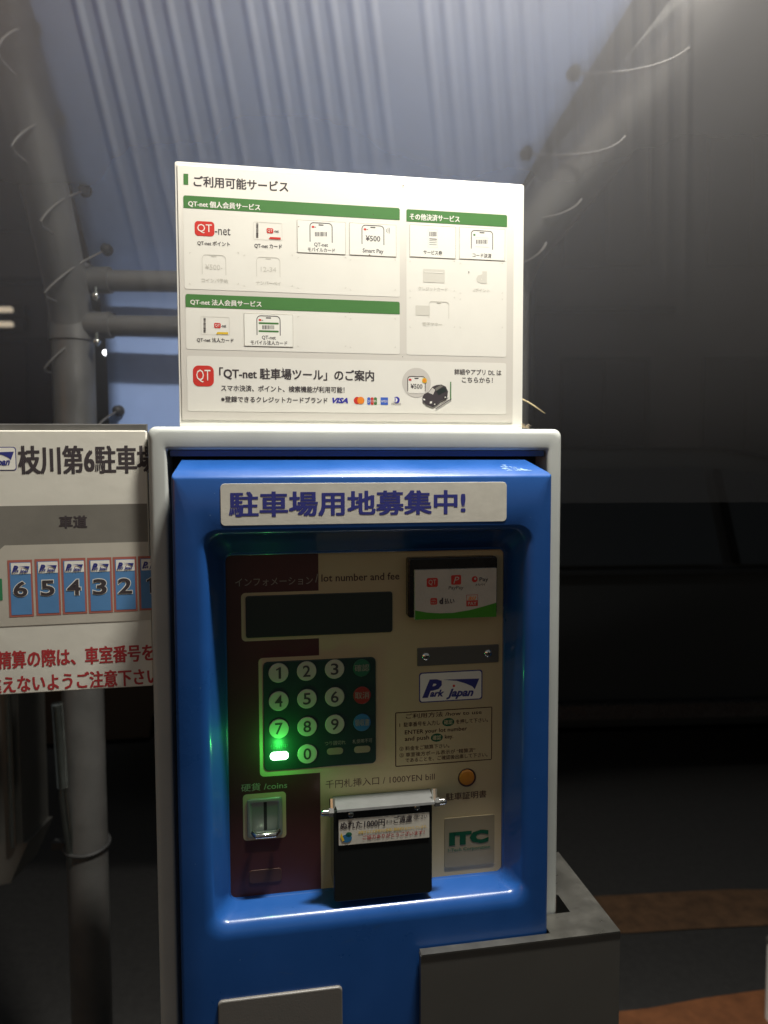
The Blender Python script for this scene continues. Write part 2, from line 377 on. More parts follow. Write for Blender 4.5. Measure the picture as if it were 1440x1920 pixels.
# ------------------------------------------------------------------ parked dark car behind
def car():
    r = empty('parked_car', (.72, 2.95, 0), R(3), label='black car parked side-on behind the payment machine, barely visible in the dark', cat='car')
    prof = [(-2.15, .28), (-2.2, .5), (-2.1, .72), (-1.95, .86), (-1.25, .95), (-.55, 1.42), (0, 1.50), (.8, 1.49), (1.45, 1.36), (1.95, 1.0), (2.12, .9), (2.2, .6), (2.15, .28)]
    # wheel arches
    def arch(cx): return [(cx + .36 * math.cos(a), .30 + .36 * math.sin(a)) for a in [R(q) for q in range(0, 181, 15)]]
    P = [(x, z) for x, z in prof] + arch(1.32) + arch(-1.32)
    P = P[::-1]
    L = []
    for y, s_, dz in ((0.06, .965, .0), (0.0, 1, 0), (0.25, 1, 0), (1.5, 1, 0), (1.72, 1, 0), (1.66, .965, 0)):
        L.append([(x * (s_ if z > .9 else 1), y + (.16 * max(0, z - .9) / .6 if y < .2 else (-.16 * max(0, z - .9) / .6 if y > 1.5 else 0)), z) for x, z in P])
    b = MB(); b.loops(L, 'car_paint'); n = len(P)
    b.add(L[0], [tuple(range(n))], 'car_paint'); b.add(L[-1], [tuple(reversed(range(n)))], 'car_paint')
    b.build('body', r, smooth=30, recalc=True)
    for P in ([(-.98, 1.0), (-.18, 1.0), (-.18, 1.40), (-.50, 1.37)], [(-.12, 1.0), (.70, 1.0), (.66, 1.41), (-.12, 1.40)], [(.78, 1.0), (1.42, 1.0), (1.18, 1.34), (.74, 1.40)]):
        w = MB(); y = lambda z: .16 * (z - .9) / .6 - .010 + .05
        V = [(x, y(z) - .055, z) for x, z in P] + [(x, y(z) + .02, z) for x, z in P]
        w.add(V, [(0, 1, 2, 3), (7, 6, 5, 4), (0, 4, 5, 1), (1, 5, 6, 2), (2, 6, 7, 3), (3, 7, 4, 0)], 'car_glass'); w.build('window', r)
    w = MB(); w.bx((-1.05, -.012, .965), (1.45, .03, .985), 'car_paint'); w.build('window_trim', r)
    w = MB(); w.bx((-.95, -.02, .36), (.95, .02, .42), 'black_plastic'); w.build('sill_trim', r)
    for x in (-.35, -1.1):
        w = MB(); w.tube([(x - .08, .0, .86), (x - .06, -.02, .865), (x + .06, -.02, .865), (x + .08, .0, .86)], .010, 'car_paint', 8); w.build('door_handle', r)
    w = MB(); w.ball((-.98, -.10, 1.0), .1, 'car_paint', 12, (.8, .9, .7)); w.build('side_mirror', r, smooth=True)
    for x in (-1.32, 1.32):
        for y0, sgn in ((.02, 1), (1.50, 1)):
            w = MB(); w.tube([(x, y0, .30), (x, y0 + .03, .30), (x, y0 + .17, .30), (x, y0 + .2, .30)], [.28, .31, .31, .28], 'rubber', 28); wo = w.build('wheel', r, smooth=True)
            w = MB(); w.tube([(x, y0 - .012, .30), (x, y0 + .02, .30)], .20, 'black_plastic', 24)
            for k in range(5):
                a = R(72 * k); w.tube([(x, y0 - .02, .30), (x + .19 * math.cos(a), y0 - .014, .30 + .19 * math.sin(a))], .02, 'steel_dark', 6)
            w.build('rim', wo)
car()

# ------------------------------------------------------------------ pipe frame, tarpaulin, ball bungees
PY = 1.35
pole_b = Wp(140, 750, PY); px_, pr = pole_b.x, .0375
bend = Wp(133, 585, PY); bend = Vector((px_, PY, bend.z))
topL = Wp(-6, -60, 1.06)
postR = Vector((Wp(938, 700, PY).x, PY, 0)); bendR = Wp(945, 500, PY); bendR = Vector((postR.x, PY, bendR.z)); topR = Wp(1390, -60, 1.06)
fr = empty('pipe_frame', (px_, PY, 0), label='grey steel pipe frame with a tall left post, two rails and a slanting right pipe', cat='pipe frame')
def rel(p): return tuple(Vector(p) - fr.location)
def bent(a, b, c, k=.07):
    a, b, c = Vector(a), Vector(b), Vector(c); p = b + (a - b).normalized() * k; q = b + (c - b).normalized() * k; o = [a]
    for i in range(9):
        t = i / 8; o.append(p * (1 - t) ** 2 + b * 2 * t * (1 - t) + q * t * t)
    return o + [c]
extL = topL + (topL - bend).normalized() * .5; extR = topR + (topR - bendR).normalized() * .5
m = MB(); m.tube([rel(p) for p in bent((px_, PY, 0), bend, extL)], pr, 'galv', 28); m.build('post', fr, smooth=True, label='tall left post bending over towards the front')
m = MB(); m.tube([rel(p) for p in bent((postR.x, PY, 0), bendR, extR)], .052, 'galv', 28); m.build('post', fr, smooth=True, label='right pipe slanting up to the right')
for py, rr_ in ((527, .019), (611, .019)):
    z = Wp(200, py, PY).z
    m = MB(); m.tube([rel((px_ + .02, PY - .006, z)), rel((postR.x - .02, PY - .006, z - .012))], rr_, 'galv', 20); ro = m.build('rail', fr, smooth=True)
    m = MB(); m.tube([rel((px_, PY, z - .028)), rel((px_, PY, z + .028))], pr + .004, 'galv', 28)
    m.tube([rel((px_ + .03, PY - .006, z)), rel((px_ + .075, PY - .006, z))], rr_ + .005, 'galv', 20); m.build('clamp', ro, smooth=True)
    m = MB(); m.ball(rel((px_ + .056, PY - .030, z - .034)), .007, 'chrome'); m.tube([rel((px_ + .056, PY - .028, z - .042)), rel((px_ + .056, PY - .028, z - .018))], .0035, 'dull_chrome', 8); m.build('clamp_bolt', ro, smooth=True)

# tarpaulin: hangs behind the frame, upper part leans out over the front
LE = [(-60, -260), (-25, -150), (30, 0), (50, 60), (105, 240), (140, 370), (165, 470), (188, 560), (198, 640), (203, 720), (205, 800), (207, 900)]
RE = [(1335, -260), (1275, -150), (1185, 0), (1148, 60), (1038, 240), (965, 370), (945, 470), (935, 560), (930, 640), (930, 720), (930, 800), (930, 900)]
def TY(py): return 1.41 if py > 560 else 1.41 - .33 * (560 - py) / 560
N = 30; V = []
for (lx, ly), (rx, ry_) in zip(LE, RE):
    for k in range(N + 1):
        t = k / N; p = Wp(lx + (rx - lx) * t, ly + (ry_ - ly) * t, TY(ly) + .006 * math.sin(t * 9 + ly * .01) * math.sin(t * math.pi)); V.append(tuple(p))
fc = [(i * (N + 1) + k, i * (N + 1) + k + 1, (i + 1) * (N + 1) + k + 1, (i + 1) * (N + 1) + k) for i in range(len(LE) - 1) for k in range(N)]
tp = MB(); base = Vector(V[len(V) - N // 2]); V = [tuple(Vector(v) - base) for v in V]
tp.add(V, fc, 'tarp'); tpo = empty('tarpaulin', tuple(base), label='blue-grey tarpaulin stretched behind the pipe frame, above and left of the sign', cat='tarpaulin')
ob = tp.build('sheet', tpo, smooth=60); md = ob.modifiers.new('thick', 'SOLIDIFY'); md.thickness = .0015

def bungee(ball, far, mid=None, Yb=None, label=''):
    Yp = TY(ball[1]) - .075; B = Wp(*ball, TY(ball[1]) - .012); pts = [B]
    A = Wp(*far, Yp - .035); 
    if mid: 
        C = Wp(*mid, Yp - .045)
    else: C = (B * .45 + A * .55) + Vector((0, -.03, 0))
    for i in range(1, 13):
        t = i / 12; pts.append(B * (1 - t) ** 2 + C * 2 * t * (1 - t) + A * t * t)
    T = (pts[-1] - pts[-2]).normalized()
    pts.append(A + T * .006 + Vector((0, .012, 0))); pts.append(A + T * .006 + Vector((0, .05, 0)))
    r = empty('ball_bungee', tuple(B), label=label, cat='bungee cord', group='ball bungee cords lacing the tarpaulin to the pipe frame')
    m = MB(); m.tube([tuple(p - B) for p in pts], .0020, 'cord', 8); m.build('cord', r, smooth=True)
    m = MB(); m.ball((0, -.006, 0), .0095, 'rubber'); m.build('ball', r, smooth=True)
    m = MB(); m.tube([(.0085 * math.cos(a), .004, .0085 * math.sin(a)) for a in [2 * math.pi * i / 16 for i in range(17)]], .0025, 'rubber', 6, False); m.build('grommet', tpo).location = B - base
bungee((62, 52), (-6, 96), label='highest bungee cord on the left post, near the top left corner')
bungee((110, 222), (22, 272), label='second bungee cord from the top on the left post')
bungee((160, 357), (76, 414), label='third bungee cord from the top on the left post')
bungee((200, 468), (84, 548), label='bungee cord on the left post just above the upper rail')
bungee((210, 597), (84, 690), (110, 650), label='bungee cord curving round the left post between the two rails')
bungee((222, 770), (180, 806), label='bungee cord with a black ball just above the car park map board')
bungee((1076, 137), (1292, 90), (1232, 142), label='highest bungee cord on the slanting right pipe')
bungee((987, 288), (1172, 256), (1140, 302), label='middle bungee cord on the right pipe, above the top corner of the sign')
bungee((925, 412), (1090, 374), (1065, 418), label='bungee cord on the right pipe beside the green header of the sign')
bungee((900, 500), (1024, 456), (1005, 505), label='lowest bungee cord on the right pipe, beside the right edge of the sign')

# loose end of pale cord catching the light right of the sign
A0 = Wp(968, 744, .95); r = empty('loose_cord', tuple(A0), label='short loose pale cord shining just right of the foot of the sign', cat='cord')
m = MB(); m.tube([tuple(Wp(x_, y_, .95) - A0) for x_, y_ in ((968, 744), (978, 748), (990, 754), (1003, 762), (1013, 769), (1022, 775))], [.0004, .0008, .0010, .0008, .0005, .0002], 'beige', 8); m.build('strand', r, smooth=True)
# clear ribbed plastic sheet
vp = (fwd * FPX + rt * (1250 - CX) - up * (4500 - CY)); ribd = -vp.normalized()          # up along the ribs, leaning forward
b0 = Wp(600, 945, 1.13); xax = Vector((1, 0.02, 0)).normalized(); nrm = xax.cross(ribd).normalized()
if nrm.y > 0: nrm = -nrm
per = .0222; ribs = []
a_top = Wp(1290, 0, .78)
def sheet_uv(px, py):     # plane coordinates of a pixel
    ray = (fwd * FPX + rt * (px - CX) - up * (py - CY)); t = (b0 - CAM).dot(nrm) / ray.dot(nrm); p = CAM + ray * t - b0
    # solve p = xax*u + ribd*v
    a = xax.dot(xax); b = xax.dot(ribd); c = 1; e = p.dot(xax); f = p.dot(ribd); den = a * c - b * b
    return (e * c - f * b) / den, (f * a - e * b) / den
X0 = [143, 182, 228, 270, 313, 357, 400, 462, 503, 543, 583, 620, 661, 696, 795, 833, 872, 910, 946, 982, 1020, 1075, 1112, 1148, 1182, 1218, 1252, 1290]
US = [sheet_uv(x, 0)[0] for x in X0]
def rib_h(u):
    h = 0
    for c in US:
        t = (u - c) / (per * .42)
        if abs(t) < 1: h = max(h, (.5 + .5 * math.cos(math.pi * t)) )
    return h
u = -1.35; cols = []
while u < 1.6:
    cols.append(u); u += .0018 if US[0] - .02 < u < US[-1] + .02 else .05
vs = [i * .12 for i in range(9)]; vs = [0, .2, .4, .6, .8, 1.0, 1.12]
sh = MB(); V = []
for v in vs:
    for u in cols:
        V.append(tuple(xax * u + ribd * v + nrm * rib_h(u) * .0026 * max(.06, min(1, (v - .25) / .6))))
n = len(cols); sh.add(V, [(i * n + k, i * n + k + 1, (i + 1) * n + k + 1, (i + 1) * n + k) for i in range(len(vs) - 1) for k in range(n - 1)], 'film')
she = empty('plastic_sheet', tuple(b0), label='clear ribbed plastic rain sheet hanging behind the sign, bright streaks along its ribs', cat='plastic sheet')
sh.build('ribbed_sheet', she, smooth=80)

# conduit, cable tie, slim pipes low on the left
def world_thing(name, loc, **k): return empty(name, tuple(loc), **k)
a = Wp(107, 1318, 1.28); b = Wp(118, 1475, 1.30)
r = world_thing('flexible_conduit', (a.x, a.y, 0), label='ribbed metal conduit running down just left of the post below the map board', cat='conduit')
m = MB(); pts = []; rad = []; L = 46
for i in range(L * 2 + 1):
    t = i / (L * 2); p = Vector(a) + (Vector((b.x, b.y, b.z)) - Vector(a)) * t; pts.append((p.x - a.x, p.y - a.y, p.z)); rad.append(.0105 if i % 2 else .0068)
pts += [(b.x - a.x, b.y - a.y, b.z - .02), (b.x - a.x + .004, b.y - a.y + .05, b.z - .3), (b.x - a.x + .004, b.y - a.y + .05, 0.0)]; rad += [.008, .008, .008]
m.tube(pts, rad, 'dull_chrome', 14); m.build('hose', r, smooth=60)
zc = Wp(160, 1582, PY).z
r = world_thing('cable_tie', (px_, PY, zc), label='black strap pulled round the left post near the bottom left', cat='cable tie')
m = MB(); m.tube([( (pr + .003) * math.cos(a_), (pr + .003) * math.sin(a_), .004 * math.sin(a_)) for a_ in [2 * math.pi * i / 28 for i in range(29)]], .0035, 'rubber', 8, False); m.build('strap', r, smooth=True)
m = MB(); m.bx((-pr - .026, -.012, -.006), (-pr - .001, .006, .008), 'rubber'); m.build('buckle', r)
p = Wp(10, 1400, 1.5)
r = world_thing('junction_cabinet', (p.x - .06, 1.52, 0), label='dark grey utility cabinet at the far left edge below the map board', cat='utility cabinet')
zt, zb = Wp(10, 1250, 1.5).z, Wp(10, 1590, 1.5).z
m = MB(); m.bx((-.16, 0, zb), (.08, .12, zt), 'steel_dark'); m.build('box', r)
m = MB(); m.tube([(.065, -.012, zb), (.065, -.012, zt)], .007, 'dull_chrome', 12); m.build('edge_pipe', r, smooth=True)
m = MB(); m.tube([(.02, -.012, zb), (.02, -.012, zt)], .012, 'steel_dark', 12); m.build('conduit', r, smooth=True)
m = MB(); m.add([(-.16, 0, zb), (.09, 0, zb), (.05, 0, zb - .09), (-.16, 0, zb - .13), (-.16, .12, zb), (.09, .12, zb), (.05, .12, zb - .09), (-.16, .12, zb - .13)], [(3, 2, 1, 0), (4, 5, 6, 7), (0, 1, 5, 4), (1, 2, 6, 5), (2, 3, 7, 6), (3, 0, 4, 7)], 'steel_dark'); m.build('base', r)
m = MB(); m.bx((-.12, .03, 0), (-.06, .09, zb - .1), 'steel_dark'); m.build('leg', r)
r = world_thing('white_post', (Wp(1439, 1800, 1.75).x + .022, 1.75, 0), label='slim white post at the bottom right edge', cat='post')
m = MB(); m.tube([(0, 0, 0), (0, 0, Wp(1440, 1768, 1.75).z)], .022, 'white_post', 16); m.build('shaft', r, smooth=True)
m = MB(); m.tube([(0, 0, Wp(1440, 1768, 1.75).z), (0, 0, Wp(1440, 1768, 1.75).z + .006)], .024, 'steel_dark', 16); m.build('cap', r, smooth=True)

# ================================================================== PAYMENT MACHINE
MF = Frame((-.03, .71, 0), R(9.8)); DF, DP = -.030, .010
mach = empty('payment_machine', MF.o, R(9.8), label='blue and grey car park payment machine with a keypad, coin slot and bill slot', cat='payment machine')
at = MF.at
# cabinet: ring frame with rounded rim, recess and box behind
x0, ztop = at(275, 799, 0); x1, _ = at(1055, 850, 0); 
ix0 = at(313, 870, 0)[0]; ix1 = at(1026, 870, 0)[0]; iz1 = at(313, 843, 0)[1]
def L3(P, y): return [(x, y, z) for x, z in P]
def rl(ax, az, bx_, bz, r, y, n=6): return L3(rrect(ax, az, bx_, bz, r, n), y)
zb = .02; e = .006
m = MB(); Ls = [rl(x0 + .004, zb, x1 - .004, ztop - .004, .006, .30), rl(x0, zb, x1, ztop, .007, .29)]
for k in range(0, 7):
    a_ = R(15 * k); c = e * (1 - math.cos(a_)); Ls.append(rl(x0 + c, zb + c, x1 - c, ztop - c, .008, e * (1 - math.sin(a_)) ))
for k in range(0, 5):
    a_ = R(22.5 * k); s_ = .003; Ls.append(rl(ix0 - s_ * (1 - math.sin(a_)), .05, ix1 + s_ * (1 - math.sin(a_)), iz1 + s_ * (1 - math.sin(a_)), .003, s_ * (1 - math.cos(a_))))
Ls.append(rl(ix0 + .002, .052, ix1 - .002, iz1 - .001, .003, .028))
m.loops(Ls, 'grey_paint'); m.build('cabinet', mach, smooth=35, recalc=True)
m = MB(); m.bx((x0 + .01, .0275, zb + .01), (x1 - .01, .0285, ztop - .01), 'black_gap'); m.build('inner_plate', mach)
m = MB(); m.bx((ix0 + .003, .002, iz1 - .0062), (ix1 - .003, .0085, iz1 - .0006), 'blue_paint'); m.build('blue_reflection_strip', mach)  # blue strip painted under the rim for the reflection of the door slope
m = MB(); m.bx((x0 + .03, .03, 0), (x1 - .03, .27, zb + .002), 'steel_dark'); m.build('plinth', mach)
# door
dx0 = at(323, 1000, DF)[0]; dx1 = at(1034, 1000, DF)[0]; dz1 = at(323, 893, DF)[1]; dzb = .065
db = .004                                  # where the door starts behind the rim
ztb = at(500, 861, db)[1]
ox0, oz0, ox1, oz1 = MF.box(397, 1006, 982, 1738, DF)
nx0, nz0, nx1, nz1 = MF.box(428, 1041, 941, 1684, DP)
m = MB(); n = 8
ch = .010
Ls = [rl(dx0 + .006, dzb, dx1 - .016, ztb - .004, .001, .022, n), rl(dx0 + .006, dzb, dx1 - .016, ztb, .001, db, n),
      rl(dx0 + .0005, dzb, dx1 - .0015, dz1 + .0022, .001, DF + .0045, n), rl(dx0, dzb, dx1, dz1, .0012, DF + .002, n), rl(dx0 + .0012, dzb + .001, dx1 - .0012, dz1 - .0012, .0015, DF + .0005, n), rl(dx0 + .003, dzb + .003, dx1 - .003, dz1 - .003, .002, DF, n)]
Rr = .013; f = .011
# soft roll from the face into the recess, then sloping walls down to the panel
for k in range(0, 7):
    t = k / 6; a_ = R(80 * t)
    dxo = f * (math.sin(a_) - .98) ; dy = f * (1 - math.cos(a_))
    Ls.append(rl(ox0 + dxo, oz0 + dxo * 1.5, ox1 - dxo, oz1 - dxo * .6, Rr + (.006 * (1 - t)), DF + dy * .9, n))
yb = DF + f * (1 - math.cos(R(80))) * .9
def lerp(a, b, t): return a + (b - a) * t
for t, rr_ in ((.45, .015), (.80, .011), (.88, .009)):
    Ls.append(rl(lerp(ox0, nx0, t), lerp(oz0, nz0, t), lerp(ox1, nx1, t), lerp(oz1, nz1, t), rr_, lerp(yb, DP - .001, t), n))
Ls.append(rl(nx0 - .0012, nz0 - .0012, nx1 + .0012, nz1 + .0012, .0065, DP - .0045, n))
Ls.append(rl(nx0 - .0002, nz0 - .0002, nx1 + .0002, nz1 + .0002, .006, DP - .0035, n))
Ls.append(rl(nx0, nz0, nx1, nz1, .006, DP + .002, n))
m.loops(Ls, 'blue_paint'); door = m.build('door', mach, smooth=38, recalc=True)
# rubbed patch on the top slope, pale chips and hair scratches on the door face
m = MB(MF); rs = random.Random(9); sl_a = (DF + .0045, dz1 + .0022); sl_b = (db, ztb)
def on_slope(x, t): return (x, sl_a[0] + (sl_b[0] - sl_a[0]) * t - .00035, sl_a[1] + (sl_b[1] - sl_a[1]) * t + .00025)
xs0, xs1 = at(944, 880, DF)[0], at(1000, 885, DF)[0]
for k in range(46):
    u0_ = rs.random(); x_ = xs0 + (xs1 - xs0) * u0_; t_ = .12 + .5 * (1 - u0_) * rs.random(); w_ = .0012 + .003 * rs.random()
    a_ = on_slope(x_, t_); b_ = on_slope(x_ + w_, t_ - .01); c_ = on_slope(x_ + w_, t_ + .02); e_ = on_slope(x_, t_ + .03); m.add([a_, b_, c_, e_], [(0, 1, 2, 3)], 'scuff')
m.build('paint_scuff', door, kind='stuff')
m = MB(MF, DF - .00012)
for x, y in ((394, 966), (376, 1290), (1003, 1460), (450, 1800), (610, 905), (1012, 1130), (366, 1620), (640, 1795), (402, 925), (995, 970)):
    m.disc(x, y, rs.uniform(.5, .95), 'scuff', None, 7, rs.uniform(.4, 1))
for x, y, dx_, dy_ in ((640, 1768, 22, -7), (700, 1742, 14, -9), (520, 1822, 30, 4), (350, 1500, 4, 26), (1004, 1240, 3, 30), (360, 1040, 3, 18), (880, 1742, 18, 5), (470, 1800, 12, -16)):
    m.pp([(x, y), (x + dx_, y + dy_), (x + dx_ + .2, y + dy_ + .5), (x + dx_ * .5, y + dy_ * .5 + .9), (x + .1, y + .5)], 'scratch')
m.build('chip_and_scratch', door, kind='stuff')
# recruitment sticker on the door
m = MB(MF, DF - .0003); m.rrp(413.5, 907, 950, 986, 8, 'film_sticker', DF - .0004, DF + .0002, .0002); st = m.build('notice_sticker', mach)
m = MB(MF, DF - .0005); m.text('駐車場用地募集中!', 429, 922, 873, 970, 'navy', .035, res=3); m.build('lettering', st)
# control panel plate
m = MB(); m.flat(rrect(nx0 - .004, nz0 - .004, nx1 + .004, nz1 + .004, .006), 'beige', DP); 
cp = m.build('control_panel', mach)
d1 = DP - .00008; d2 = DP - .00016; d3 = DP - .00024; d4 = DP - .00032
m = MB(MF, d1); xs = at(599, 1300, d1)[0]
m.flat(rrect(nx0 - .0005, nz0 - .0005, xs, nz1 + .0005, .0055)[0:0] + [(nx0 - .0005, nz0 - .0005), (xs, nz0 - .0005), (xs, nz1 + .0005), (nx0 - .0005, nz1 + .0005)], 'maroon'); m.build('maroon_print', cp)
m = MB(MF, d2); m.rr(452.5, 1112, 744, 1203, 8, 'beige'); m.rr(486, 1234, 712, 1457, 8, 'beige'); m.rr(456, 1490, 536.5, 1577, 7, 'beige'); m.build('printed_surround', cp)
m = MB(MF, d2)
m.text('インフォメーション', 441, 1085, 586.5, 1100, 'dim_print', .004); m.text('/', 591, 1076, 596.5, 1092, 'dim_print', .004)
m.text('lot number and fee', 602.6, 1077, 749, 1091, 'print_brown', .012)
m.text('千円札挿入口 / 1000YEN bill', 610.5, 1463.5, 815, 1479, 'print_brown', .006)
m.text('駐車証明書', 836, 1487.5, 912, 1501.5, 'print_brown', .012)
m.text('硬貨 /coins', 452, 1470.6, 538.5, 1485, 'dim_print', .01)
m.ring(741, 1336, 922.6, 1438, 2.5, 1.7, 'print_brown')
B = 'print_brown'
m.text('ご利用方法 /how to use', 761, 1338.5, 903, 1348, B, .012)
m.text('1  駐車番号を入力し', 749, 1355, 825, 1364, B, .012); m.text('を押して下さい。', 855, 1349, 915, 1357.5, B, .012)
m.text('ENTER your lot number', 759, 1369.5, 875.6, 1379.5, B, .012); m.text('and push', 759, 1381.5, 804.6, 1392, B, .012); m.text('key.', 834, 1377.5, 850, 1387.5, B, .012)
m.text('② 料金をご精算下さい。', 749, 1400, 842.5, 1408.5, B, .01)
m.text('③ 車室後方ポール表示が “精算済”', 749, 1412, 891, 1420.5, B, .01); m.text('であることを、ご確認後出庫して下さい。', 760, 1421.5, 914, 1430, B, .01)
m.build('lettering', cp)
m = MB(MF, d2)
for cx, cy in ((840.5, 1354), (819, 1383)):
    m.disc(cx, cy, 11.8, 'key_green', d2, 24, 8); m.text('確認', cx - 8, cy - 4, cx + 8, cy + 5, 'beige', .01, d=d3)
m.build('printed_key_symbol', cp)
# logo
def logo(F, parent, xl, yt, xr, yb, d, frame=True, tiny=False, bgm='print_white'):
    """wordmark with a big slanted P, swoosh and red dot, in a rounded frame"""
    W_, H = xr - xl, yb - yt; sl = 0 if tiny else -.04
    q = lambda u, v: F.at(xl + u * W_, yt + v * H + sl * u * W_, d - .0002)
    m = MB(F, d)
    m.rr(xl, yt, xr, yb, H * .10 if frame else 1, 'navy' if frame else bgm, d)
    if frame: k = H * .035; m.rr(xl + k, yt + k, xr - k, yb - k, H * .09, bgm, d - .0001)
    f_ = lambda pts, mt, dd=.0002: m.flat([F.at(xl + u * W_, yt + v * H + sl * u * W_, d - dd) for u, v in pts], mt, d - dd)
    f_([(.38, .26), (.95, .27), (.88, .62), (.84, .52), (.74, .42), (.60, .32)][::-1], 'navy')
    x, z = q(.55, .48)
    r_ = (q(.55, .48)[0] - q(.53, .48)[0]); m.flat([(x + r_ * math.cos(a), z + r_ * math.sin(a)) for a in [2 * math.pi * i / 12 for i in range(12)]], 'logo_red', d - .0002)
    def tx(t, u0_, v0, u1, v1, b): 
        V, Fc, _ = glyphs(t, b, .35); a0 = F.at(xl + u0_ * W_, yt + v1 * H + sl * u0_ * W_, d - .0002); a1 = F.at(xl + u1 * W_, yt + v0 * H + sl * u0_ * W_, d - .0002)
        x1_, z1_ = a1; x0_, z0_ = a0; dz = (F.at(xl + u1 * W_, yt + v1 * H + sl * u1 * W_, d - .0002)[1] - z0_)
        m.add([(x0_ + (x1_ - x0_) * a, d - .0002, z0_ + (z1_ - z0_) * b_ + dz * a) for a, b_ in V], Fc, 'navy')
    tx('P', .05, .20, .36, .84, .05); tx('ark', .17, .56, .40, .82, .04); tx('Japan', .43, .52, .86, .92, .04)
    return m.build('logo', parent)
logo(MF, cp, 785.7, 1261.5, 904.5, 1318, d2)
# display window
m = MB(MF); m.rrp(460.5, 1118, 736, 1197, 5, 'lcd', DP - .0018, DP + .001, .0008); m.build('display', mach)
# keypad
m = MB(MF); m.rrp(494, 1242, 705, 1447, 9, 'pad', DP - .002, DP + .001, .0008); kp = m.build('keypad', mach)
KD = DP - .002
keys = [('1', 522.3, 1262), ('4', 522.6, 1314.8), ('7', 523, 1366.7), ('2', 575, 1258.5), ('5', 575.6, 1310.6), ('8', 576, 1362.7), ('0', 576.3, 1414), ('3', 627.5, 1254.8), ('6', 627.6, 1307), ('9', 627.8, 1358.5)]
for t, cx, cy in keys:
    m = MB(MF); m.discp(cx, cy, 18, 'key', KD - .0012, KD + .0004, .0005); w = 4.6 if t == '1' else 7.2
    m.text(t, cx - w, cy - 10.5, cx + w, cy + 11, 'ink', .0 if t == '1' else .012, d=KD - .0014, res=4); m.build('number_key', kp)
for t, cx, cy, mm in (('確認', 678.5, 1252.5, 'key_green'), ('取消', 679, 1304, 'key_red'), ('領収書', 679, 1355, 'key_blue')):
    m = MB(MF); m.discp(cx, cy, 16.3, mm, KD - .0012, KD + .0004, .0005)
    w = 13.5; m.text(t, cx - w, cy - 6, cx + w, cy + 7, 'dim_print', .01, d=KD - .0014); m.build('function_key', kp)
m = MB(MF); m.rrp(613, 1403.5, 643.5, 1416, 6, 'beige_dark', KD - .0006, KD + .0004, .0003); m.build('indicator_lamp', kp)
m = MB(MF); m.rrp(664, 1400, 694.6, 1412.5, 6, 'beige_dark', KD - .0006, KD + .0004, .0003); m.build('indicator_lamp', kp)
m = MB(MF, KD - .0003); m.text('つり銭切れ', 609, 1390, 648, 1398.5, 'dim_print', .005); m.text('札使用不可', 661, 1386.5, 698, 1394.5, 'dim_print', .005); m.text('使用中', 507, 1396, 540, 1405, 'key_green', .005); m.build('lettering', kp)
m = MB(MF); m.rrp(506.5, 1411.5, 541, 1426.5, 7, 'led_green', KD - .0012, KD + .0004, .0005); m.build('green_indicator', kp, label='lit green indicator')
gx, gz = at(523.5, 1418, KD - .016)
gl = bpy.data.lights.new('green_glow', 'POINT'); gl.energy = GREEN_W; gl.color = (.06, 1, .12); gl.shadow_soft_size = .004
go = bpy.data.objects.new('green_glow', gl); COL.objects.link(go); go.parent = mach; go.location = (gx, KD - .018, gz)
# coin slot
m = MB(MF); bx0, bz0, bx1, bz1 = MF.box(463.5, 1498, 529.6, 1571.7, DP)
P = [rl(bx0, bz0, bx1, bz1, .003, DP - .0005), rl(bx0 + .0008, bz0 + .0008, bx1 - .0008, bz1 - .0008, .0025, DP - .0022), rl(bx0 + .003, bz0 + .003, bx1 - .003, bz1 - .003, .0022, DP - .0024), rl(bx0 + .0045, bz0 + .006, bx1 - .0045, bz1 - .0045, .002, DP - .0004)]
m.loops(P, 'coin_metal', True); cs = m.build('coin_slot', mach, smooth=30)
m = MB(MF); sx0, sz0, sx1, sz1 = MF.box(494.5, 1502, 500.5, 1556, DP); m.flat([(sx0, sz0), (sx1, sz0), (sx1, sz1), (sx0, sz1)], 'black_gap', DP - .0007); m.build('slot', cs)
m = MB(MF); lx0, lz0 = at(475, 1570, DP - .006); lx1, _ = at(522, 1564, DP - .006)
m.tube([(lx0, DP - .004, lz0 + .0035), (lx0 + .003, DP - .010, lz0 + .003), (lx1 - .003, DP - .010, lz0 + .003), (lx1, DP - .004, lz0 + .0035)], .0028, 'chrome', 14); m.build('chrome_lip', cs, smooth=True)
m = MB(MF); m.rrp(467, 1633, 528, 1658, 6, 'print_brown', DP - .0006, DP + .001, .0004); m.build('dark_inset', mach)
# code reader
m = MB(MF); m.rrp(765.5, 1047, 932.5, 1159, 5, 'black_plastic', DP - .012, DP + .001, .0015); qr = m.build('code_reader', mach)
m = MB(MF, DP - .016); DS = DP - .016
m.rrp(778, 1069, 931, 1162.7, .8, 'qr_sticker', DS, DP - .010, .0003)
qs = m.build('payment_sticker', qr)
m = MB(MF, DS - .0002)
pts = [(778.3, 1144.5), (800, 1148.5), (825, 1150), (850, 1149), (880, 1144), (905, 1137.5), (930.6, 1130)]; lo = [(930.6, 1156.3), (778.3, 1162.2)]
m.pp((pts + lo)[::-1], 'leaf'); m.build('green_swoosh', qs)
m = MB(MF, DS - .0002); d5 = DS - .0004
def logo_done():
    global m
    m.build('payment_logo', qs); m = MB(MF, DS - .0002)
m.rr(800, 1084, 821, 1101, 3.5, 'logo_red'); m.text('QT', 803.5, 1087, 818, 1098, 'qr_sticker', .0, d=d5); logo_done()
m.rr(846, 1078.5, 864.5, 1096.5, 2.5, 'logo_red'); m.text('P', 850, 1081.5, 861, 1094, 'qr_sticker', .0, .3, d=d5); logo_done()
m.disc(890, 1086, 5.8, 'logo_red'); m.disc(891, 1085, 2.2, 'film_sticker', d5); logo_done()
